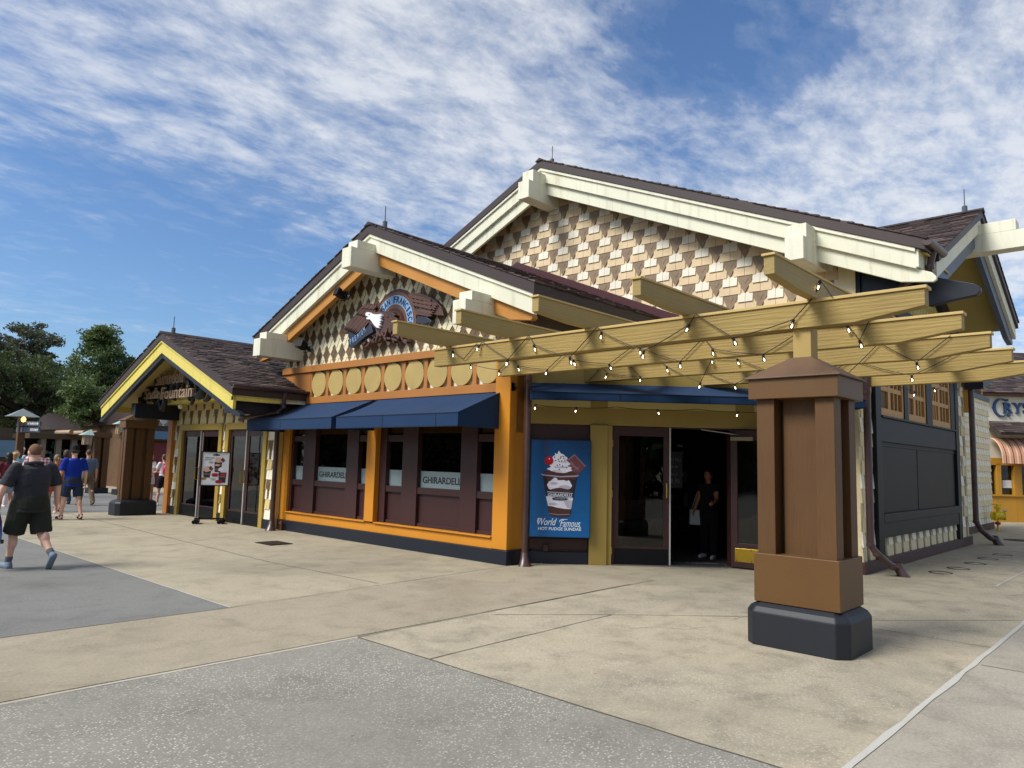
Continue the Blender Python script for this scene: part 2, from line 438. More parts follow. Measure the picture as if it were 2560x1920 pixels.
def person(label, loc, yaw, h=1.75, g=1.0, gl=1.0, belly=0., skin=None, legs=((8,6),(-8,14)), arms=((6,10,12),(-6,10,12)),
           top=None, bottom=None, shoes=None, hair=None, hat=None, female=False, face=False, vox=.013, hands=True, group=None, torso_lean=0, sit=False, extra=None):
    k = h/1.75; skin = skin or SKIN
    root = lthing('person', label, 'person', loc, rad(yaw), group)
    J = {}
    hipw = (.088 if not female else .092)*k*(.6+.4*g); shw = (.185 if not female else .158)*k*(.55+.45*g)
    zh = .92*k
    def dirv(a, ab, sgn): a = rad(a); return V((sgn*math.sin(rad(ab)), math.sin(a), -math.cos(a))).normalized()
    lean = rad(torso_lean)
    def T(x, y, z):  # torso point with lean about pelvis
        dz = z*k - zh; return V((x*k, y*k + math.sin(lean)*dz, zh + math.cos(lean)*dz))
    feet = []
    for i, sgn in ((0, -1), (1, 1)):
        a, kb = legs[i][:2]; ab = legs[i][2] if len(legs[i]) > 2 else 2
        hp = V((sgn*hipw, 0, zh)); kn = hp + dirv(a, ab, sgn)*(.43*k); an = kn + dirv(a-kb, ab*.4, sgn)*(.405*k)
        ft = legs[i][3] if len(legs[i]) > 3 else max(0, kb*.6 - max(a, 0)*.4)
        fr = rad(-ft); fd = V((sgn*.12, math.cos(fr), math.sin(fr))).normalized()
        heel = an + V((0, -.035*k, -.045*k)) if ft < 15 else an - fd*.03 + V((0,-.03,-.03))*k
        toe = heel + fd*(.20*k)
        J[i] = (hp, kn, an, heel, toe); feet += [heel.z - .035*k, toe.z - .03*k]
    dz = -min(feet)
    if sit: dz = sit - zh
    def S(p): return V((p.x, p.y, p.z + dz))
    for i in J: J[i] = tuple(S(p) for p in J[i])
    def TT(x, y, z): return S(T(x, y, z))
    A = {}
    for i, sgn in ((0, -1), (1, 1)):
        a, ab, eb = arms[i][:3]
        sh = S(T(sgn*shw/k, -.005, 1.42)); el = sh + dirv(a, ab, sgn)*(.29*k); wr = el + dirv(a+eb, ab*.45, sgn)*(.25*k)
        A[i] = (sh, el, wr)
    body = Blob()
    ge = (.55+.45*g)
    body.ell(TT(0, 0, 1.28), (.155*k*ge, .10*k*g**.5, .20*k)); body.ell(TT(0, .02*g+belly*.5, 1.07), (.135*k*g, .105*k*g + belly*.5, .17*k))
    body.ell(TT(0, -.01, .93), (.155*k*ge, .115*k*g, .13*k))
    body.cap(TT(-.1, -.01, 1.405), TT(.1, -.01, 1.405), .055*k, .055*k)
    body.cap(TT(0, -.01, 1.40), TT(0, .01, 1.55), .058*k*(.6+.4*g), .052*k*(.6+.4*g))
    hd = TT(0, .02, 1.635)
    body.ell(hd, (.077*k, .095*k, .112*k), 18); body.ell(hd + V((0, .03, -.055))*k, (.055*k, .06*k, .06*k))
    body.ell(hd + V((0, .10, -.012))*k, (.014*k, .022*k, .024*k), 8)
    for sgn in (-1, 1): body.ell(hd + V((sgn*.078, -.005, -.01))*k, (.012*k, .022*k, .032*k), 8)
    if female: 
        for sgn in (-1, 1): body.ell(TT(sgn*.07, .085, 1.27), .058*k)
    for i in (0, 1):
        hp, kn, an, heel, toe = J[i]; lg = .7+.3*gl
        body.cap(hp, kn, .088*k*gl, .056*k*lg); body.cap(kn, an, .055*k*lg, .037*k)
        body.ell(kn.lerp(an, .28) + V((0, -.018*k, 0)), (.053*k*lg, .056*k*lg, .11*k))
        body.cap(heel, toe, .036*k, .03*k)
        sh, el, wr = A[i]; ag = .6+.4*gl
        body.cap(sh, el, .052*k*ag, .041*k*ag); body.cap(el, wr, .043*k*ag, .029*k*ag)
        if hands:
            d = (wr-el).normalized(); sg = (-1, 1)[i]; inn = V((-sg, 0, 0)); fw = V((0, 1, 0)); fw = (fw - d*fw.dot(d)).normalized()
            pc = wr + d*(.055*k); body.cap(wr, wr + d*(.085*k), .026*k, .034*k, 10, (.55, 1.05))
            for q, off in enumerate((-.030, -.010, .010, .030)):
                ln = (.062, .074, .07, .055)[q]*k
                p0 = wr + d*(.10*k) + fw*(off*-1*k); p1 = p0 + (d*.86 + inn*.35)*(ln*.55); p2 = p1 + (d*.55 + inn*.7)*(ln*.5)
                body.cap(p0, p1, .0095*k, .009*k, 8); body.cap(p1, p2, .009*k, .0078*k, 8)
            t0 = wr + d*(.035*k) + fw*(.026*k); t1 = t0 + (d*.6 + fw*.6 + inn*.3)*(.045*k); t2 = t1 + (d*.85 + inn*.3)*(.03*k)
            body.cap(t0, t1, .013*k, .0105*k, 8); body.cap(t1, t2, .0105*k, .0085*k, 8)
    body.skin('body', skin, root, min(vox, .009) if hands and vox < .012 else vox, 4)
    # clothing
    if bottom:
        kind, mat, ln = bottom
        b = Blob(); gw = (.5+.5*g)
        b.loft([(TT(0, -.01, .80), .135*k*gw, .105*k*g), (TT(0, -.012, .86), .168*k*gw, .125*k*g), (TT(0, -.01, .95), .170*k*gw, .128*k*g), (TT(0, .0, 1.03), .158*k*gw, .115*k*g+belly*.3)])
        for i in (0, 1):
            hp, kn, an, heel, toe = J[i]
            if kind == 'shorts':
                e = hp.lerp(kn, ln); b.ell(hp, .098*k*gl); b.cone(hp, e, .100*k*gl, (.094 if gl > 1.2 else .100)*k*gl)
            else:
                b.cap(hp, kn, .102*k*gl, .078*k*(.6+.4*gl)); b.cone(kn, kn.lerp(an, 1.02), .078*k*(.6+.4*gl), .070*k)
        b.skin(kind, mat, root, vox, 3, .006, seed=R.random()*20)
    if top:
        kind, mat, sl, hem = top
        b = Blob()
        gw = (.5+.5*g); gd = g**.8; fw_ = .90 if female else 1.0
        b.loft([(TT(0, -.005+belly*.2, hem), .172*k*gw*fw_, .128*k*gd+belly*.3), (TT(0, .0+belly*.3, hem+.10), .168*k*gw*fw_, .126*k*gd+belly*.4),
                (TT(0, .01+belly*.4, 1.07), (.155 if female else .164)*k*gw*fw_, .122*k*gd+belly*.5), (TT(0, .0, 1.21), .172*k*gw*fw_, .120*k*gd+belly*.2),
                (TT(0, -.005, 1.33), .185*k*ge*fw_, .112*k*g**.6), (TT(0, -.01, 1.405), .165*k*ge*fw_, .092*k*g**.5), (TT(0, -.008, 1.45), .105*k*ge, .070*k), (TT(0, -.005, 1.475), .066*k*ge, .058*k)])
        for sx in (-1, 1): b.ell(TT(sx*.12*ge*fw_, -.008, 1.395), (.075*k, .07*k, .055*k))
        if female:
            for sgn in (-1, 1): b.ell(TT(sgn*.07, .088, 1.27), .066*k)
        for i in (0, 1):
            sh, el, wr = A[i]; ag = .6+.4*gl
            if sl <= 0: continue
            if sl <= 1:
                e = sh.lerp(el, sl); b.ell(sh, .066*k*ag); b.cone(sh, e, .066*k*ag, .074*k*ag)
            else:
                b.cap(sh, el, .067*k*ag, .058*k*ag); b.cap(el, el.lerp(wr, sl-1), .058*k*ag, .048*k*ag)
        b.skin(kind, mat, root, vox, 3, .0075, seed=R.random()*20)
        if kind == 'polo_shirt':
            cb = Blob(); cc = TT(0, 0, 1.475)
            for q in range(16):
                t = 2*math.pi*q/16; t2 = 2*math.pi*(q+1)/16
                p = cc + V((.082*math.cos(t), .075*math.sin(t), .012*math.sin(-t)))*k*(.55+.45*g); p2 = cc + V((.082*math.cos(t2), .075*math.sin(t2), .012*math.sin(-t2)))*k*(.55+.45*g)
                cb.cap(p, p2, .024*k, .024*k, 8)
            cb.skin('collar', mat, root, .01, 2)
    if shoes:
        kind, mat, sock = shoes
        for i in (0, 1):
            hp, kn, an, heel, toe = J[i]; fd = (toe-heel).normalized()
            b = Blob()
            if kind == 'sandal':
                b.cap(heel - V((0,0,.022*k)) - fd*.02, toe - V((0,0,.016*k)) + fd*.03, .036*k, .040*k, 10, (1.2, .5))
                b.cap(heel.lerp(toe, .62) + V((-.045*k,0,.01)), heel.lerp(toe, .62) + V((.045*k,0,.01)), .026*k, .026*k)
                b.cap(an + V((-.035*k,.0,.0)), an + V((.035*k,.0,.0)), .022*k, .022*k)
            else:
                b.cap(heel, toe + fd*(.03*k), .047*k, .042*k, 12, (1.05, .95)); b.ell(heel.lerp(an, .55), (.046*k, .055*k, .05*k))
                b.cap(heel - V((0,0,.02*k)), toe + fd*(.03*k) - V((0,0,.016*k)), .045*k, .045*k, 12, (1.1, .45))
            so = b.skin(kind, mat, root, .009, 2)
            if sock:
                q = Blob(); q.cap(an - (kn-an).normalized()*-.02, an.lerp(kn, .17), .044*k, .05*k); q.skin('sock', sock, root, .01, 2)
    if hair:
        style, mat = hair
        b = Blob()
        if style == 'short':
            b.ell(hd + V((0, -.012, .018))*k, (.0805*k, .094*k, .102*k), 18)
            o = b.skin('hair', mat, root, .009, 2, .002, cut=[(hd + V((0, 0, -.02))*k, V((0, .45, -1)))])
        else:
            b.ell(hd + V((0, -.014, .014))*k, (.088*k, .098*k, .112*k), 18)
            o = b.skin('hair', mat, root, .01, 2, .004, cut=[(hd + V((0, .03, -.02))*k, V((0, 1.1, -.75)))])
            b2 = Blob()
            if style == 'long':
                b2.ell(hd + V((0, -.06, -.08))*k, (.085*k, .05*k, .14*k)); b2.ell(hd + V((0, -.075, -.19))*k, (.075*k, .035*k, .12*k))
            elif style == 'ponytail':
                b2.ell(hd + V((0, -.115, .0))*k, .034*k); b2.cap(hd + V((0, -.13, -.02))*k, hd + V((0, -.11, -.20))*k, .035*k, .016*k)
            elif style == 'bun':
                b2.ell(hd + V((0, -.10, .05))*k, (.052*k, .05*k, .05*k)); b2.ell(hd + V((0, -.05, -.06))*k, (.07*k, .05*k, .06*k))
            elif style == 'bob':
                b2.ell(hd + V((0, -.035, -.05))*k, (.098*k, .075*k, .10*k))
            b2.skin('hair_tail' if style == 'ponytail' else 'hair_back', mat, root, .01, 2, .004)
    if hat:
        style, mat = hat
        b = Blob()
        if style == 'bucket':
            b.cap(hd + V((0,0,.045))*k, hd + V((0,-.004,.10))*k, .098*k, .086*k, 18, (1, 1.1))
            b2 = Blob(); b2.ell(hd + V((0, 0, .03))*k, (.138*k, .150*k, .022*k), 20)
            b2.v = [V((p.x, p.y, p.z - ((p.x-hd.x)**2 + (p.y-hd.y)**2)*1.3)) for p in b2.v]
            b.f += [tuple(i+len(b.v) for i in f) for f in b2.f]; b.v += b2.v
            b.skin('bucket_hat', mat, root, .01, 2, .003)
        else:
            b.ell(hd + V((0, -.006, .035))*k, (.089*k, .103*k, .095*k), 18)
            b.ell(hd + V((0, .12, .045))*k, (.07*k, .075*k, .012*k), 12)
            b.skin('cap', mat, root, .01, 2, .002, cut=[(hd + V((0, 0, .022))*k, V((0, .12, -1)))])
    if face:
        dk = flat('eye_dark', (.03,.02,.02), .3)
        for sgn in (-1, 1):
            b = Blob(); b.ell(hd + V((sgn*.031, .088, .005))*k, (.013*k, .008*k, .007*k), 8); b.skin('eye', dk, root, .003, 0)
        b = Blob(); b.cap(hd + V((-.02, .088, -.06))*k, hd + V((.02, .088, -.06))*k, .006*k, .006*k, 8); b.skin('mouth', flat('lips', c('#a8524c'), .5), root, .003, 0)
    info = dict(hd=hd, J=J, A=A, k=k, TT=TT, root=root)
    if extra: extra(info)
    return root

def cloth(name, hexc, k=1.0, var=.1):
    return fabric(name, c(hexc, k), .9, var)
def plaid(name, a, b_):
    m, nt, bs, out = newmat(name)
    v = coords(nt); x = []
    for d in ('X', 'Z'):
        w = nt.nodes.new('ShaderNodeTexWave'); w.bands_direction = d; w.inputs['Scale'].default_value = 4.2; nt.links.new(v, w.inputs[0])
        x.append(ramp(nt, w.outputs['Fac'], [(.45, a), (.55, b_)]).outputs[0])
    nt.links.new(mixc(nt, x[0], x[1], .5), bs.inputs['Base Color']); bs.inputs['Roughness'].default_value = .9
    return m
HAIR_R = flat('hair_ginger', c('#6f4f3c'), .85); HAIR_B = flat('hair_brown', c('#4a3325'), .6); HAIR_D = flat('hair_dark', c('#241a15'), .5)
HAIR_Y = flat('hair_blond', c('#a98a5c'), .6); HAIR_G = flat('hair_sandy', c('#7d6a52'), .6)
WHITE = cloth('white_cotton', '#e2e0de'); BLACK = cloth('black_cotton', '#1b1b1e'); NAVYC = cloth('navy_cotton', '#2b3648')
SHOE_W = flat('white_shoe', c('#d8d6d2'), .6); SHOE_B = flat('black_shoe', c('#1c1a1a'), .6)

def bag_carry(i):
    sh, el, wr = i['A'][0]; d = (wr-el).normalized(); p = wr + d*.10
    b = B(); x, y, z = p
    sil = [(-.07,-.02),(.07,-.02),(.12,-.15),(.15,-.32),(.14,-.46),(-.10,-.46),(-.14,-.30),(-.11,-.14)]
    n = len(sil)
    fr = [(x+u-.02, y-.05-.05*math.sin((q+1)*1.1)*.6-.02, z+w) for q, (u, w) in enumerate(sil)]
    bk = [(x+u-.02, y+.07+.03*math.cos(q*1.7), z+w) for q, (u, w) in enumerate(sil)]
    b.add(fr+bk, [tuple(range(n)), tuple(range(2*n-1, n-1, -1))] + [(q, q+n, (q+1) % n+n, (q+1) % n) for q in range(n)])
    m, nt, bs, out = newmat('plastic_bag')
    sep = nt.nodes.new('ShaderNodeSeparateXYZ'); tc = nt.nodes.new('ShaderNodeTexCoord'); nt.links.new(tc.outputs['Generated'], sep.inputs[0])
    r_ = ramp(nt, sep.outputs[2], [(.15, c('#6f93c4')), (.45, c('#4a5fb0')), (.6, c('#3b2c86')), (.95, c('#2b1f6a'))])
    nt.links.new(r_.outputs[0], bs.inputs['Base Color']); bs.inputs['Roughness'].default_value = .3
    bump(nt, bs, noise(nt, coords(nt), 9, 4), .7, .05)
    o = b.build('carrier_bag', m, None)
    mt = M.Translation(i['root'].location) @ M.Rotation(i['root'].rotation_euler.z, 4, 'Z')
    o.data.transform(M.Translation((-x, -y, -z))); o.matrix_world = mt @ M.Translation((x, y, z))
    o.location = (mt @ V((x, y, z))); o.rotation_euler = (0, 0, i['root'].rotation_euler.z)
    tag(o, 'purple and blue plastic carrier bag hanging from the big man\'s left hand', 'bag')
    t = B(); t.tube([(x-.05,y,z-.02),(x-.02,y-.01,z+.03),(x+.03,y,z-.02)], .01, 6)
    t.v = [(p_[0]-x, p_[1]-y, p_[2]-z) for p_ in t.v]
    h_ = t.build('handle', flat('bag_white', c('#d5d3da'), .4), None); h_.parent = o
    t = B(); t.box(-.10,.13,-.10,-.075,-.455,-.40); h_ = t.build('black_base', flat('bag_black', (.012,.012,.014), .4), None); h_.parent = o
    t = B(); put_text(t, 'KS', .0, -.445, .09, .035, -.104, -.101); h_ = t.build('lettering', flat('bag_white', c('#d5d3da'), .4), None); h_.parent = o

def pack(colr, label):
    def f(i):
        rt = i['root']; p = i['TT'](0, -.19, 1.22); b = Blob(); b.ell(p, (.135, .085, .19), 18); b.ell(p + V((0,-.06,-.07)), (.10, .05, .10), 14)
        rt2 = lthing('backpack', label, 'backpack', rt.location, rt.rotation_euler.z)
        b.skin('sack', flat('pink_nylon', c(colr), .45), rt2, .011, 3, .004)
        for sgn in (-1, 1):
            q = Blob()
            pts = [i['TT'](sgn*.085, -.14, 1.40), i['TT'](sgn*.095, -.03, 1.475), i['TT'](sgn*.10, .09, 1.40), i['TT'](sgn*.12, .10, 1.22), i['TT'](sgn*.13, -.02, 1.08)]
            for a_, b_ in zip(pts, pts[1:]): q.cap(a_, b_, .017, .017, 8)
            q.skin('strap', flat('pink_nylon', c(colr), .45), rt2, .009, 1)
    return f

grey_polo = cloth('charcoal_polo', '#35353b', 1.0, .12); olive = cloth('dark_olive_twill', '#2c2e27')
# walking away (+y) -> yaw near 0; yaw>0 turns left
person('large man in charcoal polo and dark olive shorts walking away with a purple bag', (3.09, 12.35, 0), 12, 1.80, 1.62, 1.42, .03, SKIN3,
       legs=((14, 6, 3), (-14, 34, 3, 48)), arms=((4, 24, 14), (-4, 20, 18)), top=('polo_shirt', grey_polo, .92, .80), bottom=('shorts', olive, .98),
       shoes=('sneaker', flat('grey_blue_shoe', c('#6d7b8c'), .7), flat('sock_grey', c('#5f6266'), .9)), hair=('short', HAIR_R), vox=.0095, extra=bag_carry)
person('man in royal blue tee, navy shorts and black bucket hat walking away', (5.98, 20.45, 0), 5, 1.80, 1.18, 1.1, 0, SKIN3,
       legs=((10, 6, 6), (-8, 16, 6, 12)), arms=((6, 12, 16), (-5, 14, 18)), top=('t_shirt', cloth('royal_blue_cotton', '#12329a'), .85, .80), bottom=('shorts', NAVYC, .85),
       shoes=('sandal', SHOE_B, None), hair=('short', HAIR_D), hat=('bucket', BLACK), vox=.011)
person('man in grey blue tee and khaki trousers with short brown hair', (7.82, 25.4, 0), 0, 1.76, 1.05, 1.0, 0, SKIN,
       legs=((12, 4, 3), (-12, 18, 3, 15)), arms=((8, 8, 15), (-8, 8, 15)), top=('t_shirt', cloth('slate_cotton', '#5d6a7c'), .85, .84), bottom=('trousers', cloth('khaki_twill', '#6a5a45'), 1),
       shoes=('shoe', flat('tan_shoe', c('#6b5640'), .7), None), hair=('short', HAIR_B))
person('woman in salmon top and coral shorts beside the man in the blue tee', (6.35, 23.2, 0), 10, 1.58, 1.05, 1.0, 0, SKIN2,
       legs=((9, 4), (-9, 15, 2, 12)), top=('t_shirt', cloth('salmon_cotton', '#c4685f'), .6, .84), bottom=('shorts', cloth('coral_cotton', '#b0574c'), .7),
       shoes=('sandal', flat('brown_sandal', c('#5a3d2c'), .7), None), hair=('ponytail', HAIR_G), female=True)
person('woman with bare shoulders in a black halter top and dark brown hair', (7.45, 26.3, 0), 0, 1.72, 1.02, .95, 0, SKIN2,
       legs=((9, 4), (-9, 15, 2, 12)), top=('halter_top', BLACK, 0, .86), bottom=('trousers', NAVYC, 1), shoes=('shoe', SHOE_B, None), hair=('bob', HAIR_B), female=True)
person('man in red and white plaid shirt and sage cap ahead of the large man', (5.25, 20.7, 0), -12, 1.80, 1.12, 1.0, 0, SKIN,
       legs=((9, 4), (-9, 15, 2, 12)), arms=((6, 16, 16), (6, 12, 30)), top=('plaid_shirt', plaid('plaid_red', c('#d8cfd0'), c('#9c2f3a')), .95, .82), bottom=('trousers', NAVYC, 1),
       shoes=('shoe', SHOE_B, None), hair=('short', HAIR_G), hat=('cap', cloth('sage_cotton', '#5d6152')))
person('woman in white vest top and cream trousers with blond hair in a bun', (5.85, 25.4, 0), 5, 1.62, .98, .95, 0, SKIN2,
       legs=((11, 4), (-10, 15, 2, 12)), arms=((14, 10, 55), (-6, 12, 18)), top=('vest_top', WHITE, 0, .90), bottom=('trousers', cloth('cream_linen', '#dccfca'), 1),
       shoes=('shoe', SHOE_W, None), hair=('bun', HAIR_Y), female=True)
person('smiling woman in turquoise tee facing the camera with brown hair', (6.6, 28.4, 0), 170, 1.66, .98, .95, 0, SKIN3,
       legs=((9, 4), (-9, 15, 2, 12)), arms=((12, 12, 40), (12, 12, 60)), top=('t_shirt', cloth('turquoise_cotton', '#6cb4c0'), .6, .86), bottom=('shorts', cloth('denim_light', '#8193a8'), .75),
       shoes=('shoe', SHOE_W, None), hair=('long', HAIR_B), female=True, face=True)
person('person in maroon tee and pale denim shorts at the left edge', (4.86, 21.6, 0), 0, 1.62, 1.1, 1.05, 0, SKIN2,
       legs=((8, 4), (-9, 15, 2, 12)), top=('t_shirt', cloth('maroon_cotton', '#5a1f2a'), .7, .84), bottom=('shorts', cloth('denim_light', '#8193a8'), .6), shoes=('shoe', SHOE_W, None), hair=('long', HAIR_D), female=True)
person('man in black cap and sunglasses coming towards the camera', (7.5, 30.5, 0), 165, 1.76, 1.05, 1.0, 0, SKIN2,
       legs=((9, 4), (-9, 15, 2, 12)), top=('t_shirt', cloth('pale_grey_cotton', '#a9b4b6'), .8, .82), bottom=('shorts', NAVYC, .9), shoes=('shoe', SHOE_B, None), hair=('short', HAIR_D), hat=('cap', BLACK), face=True)
person('distant man in white cap and navy shirt under the tree', (8.55, 36, 0), 150, 1.78, 1.08, 1.0, 0, SKIN2,
       legs=((9, 4), (-9, 15, 2, 12)), top=('t_shirt', NAVYC, .9, .82), bottom=('trousers', BLACK, 1), shoes=('shoe', SHOE_W, None), hair=('short', HAIR_D), hat=('cap', WHITE), hands=False)
GG = 'girls in white tops behind the porch column'
person('girl in white tee and black shorts wearing a pink backpack', (9.78, 24.5, 0), 8, 1.66, .95, .95, 0, SKIN, legs=((4, 2, 4), (-3, 3, 5)), arms=((22, 6, 55), (8, 8, 30)),
       top=('t_shirt', WHITE, .6, .92), bottom=('shorts', BLACK, .75), shoes=('sneaker', SHOE_W, None), hair=('ponytail', HAIR_B), female=True, group=GG, extra=pack('#c22a5e', 'bright pink backpack worn by a girl in a white tee'))
person('girl in white tee and white shorts with long brown hair', (9.50, 24.9, 0), 195, 1.66, .93, .9, 0, SKIN2, legs=((3, 2, 2), (-2, 2, 2)), arms=((15, 6, 70), (10, 8, 60)),
       top=('t_shirt', WHITE, .6, .90), bottom=('shorts', WHITE, .5), shoes=('sneaker', SHOE_W, None), hair=('long', HAIR_B), female=True, group=GG, face=True)
person('girl in white tee and black skirt half hidden by the orange porch post', (10.35, 25.15, 0), 110, 1.63, .93, .9, 0, SKIN, legs=((3, 2), (-2, 2)), arms=((8, 6, 25), (6, 8, 40)),
       top=('t_shirt', WHITE, .6, .90), bottom=('shorts', BLACK, .55), shoes=('sneaker', SHOE_W, None), hair=('long', HAIR_B), female=True, group=GG)
person('seated man in navy tee and white cap by the far shop', (15.75, 47.4, 0), 150, 1.76, 1.1, 1.0, 0, SKIN, legs=((80, 75), (78, 78)), arms=((30, 8, 45), (25, 8, 50)),
       top=('t_shirt', NAVYC, .7, .88), bottom=('shorts', cloth('pale_grey_cotton', '#a9b4b6'), .8), shoes=('shoe', SHOE_B, None), hat=('cap', WHITE), hair=('short', HAIR_B), sit=.62, hands=False, vox=.016)
person('person in light blue tee leaning beside the seated man', (15.85, 46.9, 0), 60, 1.72, 1.0, 1.0, 0, SKIN, legs=((6, 4), (-6, 4)), arms=((20, 8, 40), (15, 8, 40)),
       top=('t_shirt', cloth('light_blue_cotton', '#7fb2dc'), .7, .84), bottom=('trousers', NAVYC, 1), shoes=('shoe', SHOE_W, None), hair=('short', HAIR_B), hands=False, vox=.016, torso_lean=18)
def handbag(i):
    p = i['A'][1][2]; mt = M.Translation(i['root'].location) @ M.Rotation(i['root'].rotation_euler.z, 4, 'Z')
    q = mt @ i['TT'](.21, .02, .80)
    b = B(frame((q.x, q.y, q.z), -46)); b.prism([(-.17,-.15),(.15,-.16),(.17,.12),(-.16,.14)], -.06, .06)
    o = b.build('handbag', paint('white_leather', c('#c8c8c4'), .5, .06), None, bevel=.03)
    tag(o, 'white handbag at the hip of the person inside the open doorway', 'bag')
    b = B(frame((q.x, q.y, q.z), -46)); b.tube([(-.12,0,.13),(-.05,0,.36),(.05,0,.62)], .008, 6); b.build('strap', flat('bag_strap', c('#b0b0aa'), .5), o)
person('person in dark clothes and pale shoes standing inside the open doorway', (12.78, 6.78, 0), 100, 1.66, 1.05, 1.0, 0, SKIN2, legs=((4, 2), (-4, 4)), arms=((20, 6, 60), (10, 8, 30)),
       top=('blouse', BLACK, .4, .84), bottom=('trousers', BLACK, 1), shoes=('sneaker', SHOE_W, None), hair=('bun', HAIR_D), female=True, extra=handbag)

# ------------------------------------------------------------------ frames of the shop's walls
FAC = frame((9, 12, 0), -90); DIA = frame((9.5, 8.33, 0), -46.37); RGT = frame((13, 4.1, 0), 0)
POR = frame((8.75, 18.85, 0), -90); UPP = frame((13, 10.93, 0), -90); CRG = frame((16.7, 4.1, 0), 0)

cream = paint('cream_board', c('#e0dec6', .93), .5, .05, 1.2, (1,1,1), .12, 30, dirt=.08)
cream2 = paint('cream_pale', c('#e4e1cb', .93), .6, .05, dirt=.08)
orange = paint('orange_post', c('#c98422', .95), .5, .05, gstr=.1)
orange2 = timber('orange_beam', c('#bd8440', .95), 'y', .2, .55, .08)
band = paint('orange_band', c('#ab7034', .92), .55, .06, gstr=.1)
maroon = paint('maroon_paint', c('#4c2d2d', .6), .45, .06, gstr=.08)
navy = paint('navy_paint', c('#1f2534', .6), .45, .08, gstr=.1)
navy_l = paint('slate_blue_board', c('#5c6675', .9), .5, .07)
olive_w = paint('olive_wall', c('#9a8342', 1.0), .5, .05, gstr=.06)
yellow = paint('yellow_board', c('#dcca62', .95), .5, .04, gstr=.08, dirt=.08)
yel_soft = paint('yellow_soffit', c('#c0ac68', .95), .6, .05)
medal = paint('medallion_tan', c('#b0985c', .95), .55, .08, 2.5, gstr=.15)
dkbrown = paint('dark_brown_trim', c('#3d302e', .9), .5, .06)
copper = paint('brown_metal', c('#4a3431', .9), .32, .12, 3, gstr=.06, spec=.6)
black = paint('black_panel', c('#1c1f23', .3), .5, .12, .9, gstr=.05, spec=.22)
awn = fabric('awning_navy', c('#20446f', .55)); awn_seam = fabric('awning_seam', c('#16283f', .6))
sh_white = paint('shingle_white', c('#e0d8c4', .92), .65, .10, 2.5, (6,6,.6), .25, 12)
sh_tan = paint('shingle_tan', c('#d8bf98', .9), .65, .12, 2.5, (6,6,.6), .25, 12)
sh_brown = paint('shingle_brown', c('#8f7a62', .85), .65, .14, 2.5, (6,6,.6), .25, 12)
sh_cream = paint('shingle_cream', c('#e2dab6', .92), .6, .08, 2.5, (6,6,.6), .2, 12)
sh_brn2 = paint('shingle_umber', c('#715c46', .85), .6, .14, 2.5, (6,6,.6), .2, 12)
sh_yel = paint('shingle_yellow', c('#d8c78a', .9), .6, .08, 2.5, (6,6,.6), .2, 12)
sh_p1 = paint('shingle_ivory', c('#efe8d2', .95), .65, .08, 2.5, (6,6,.6), .2, 12)
sh_p2 = paint('shingle_buff', c('#e2d2a8', .95), .65, .10, 2.5, (6,6,.6), .2, 12)
sh_p3 = paint('shingle_taupe', c('#a8987a', .85), .65, .12, 2.5, (6,6,.6), .2, 12)
roofm = [paint('roof_tile_%s' % n, c(h, .9), .75, .16, 5, gstr=.3, gscale=30) for n, h in (('dark', '#3a2f2e'), ('mid', '#4f413e'), ('light', '#675650'))]
tan_w = paint('tan_window_frame', c('#bb8a45', .95), .5, .06); tan_dk = paint('tan_window_back', c('#5e4522', .9), .6, .06)
gls = glass('window_glass'); film = frosted('frosted_film', (.42,.52,.53), .62)
brass = flat('brass', c('#c9a945'), .28, 1.0); steel = flat('steel', c('#a7a8a8'), .35, .9); edge_w = paint('door_edge_white', c('#b9b9b4'), .45, .06)
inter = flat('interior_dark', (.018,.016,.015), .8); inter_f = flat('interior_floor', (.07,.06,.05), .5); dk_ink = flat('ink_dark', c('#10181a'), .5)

SHOP = thing('shop_building', 'long yellow and orange shop with three cream gables, shingled walls and navy awnings', 'shop', (9.0, 12.0, 0))

def P(name, b, mats, parent=None, **kw): return b.build(name, mats, parent or SHOP, **kw)

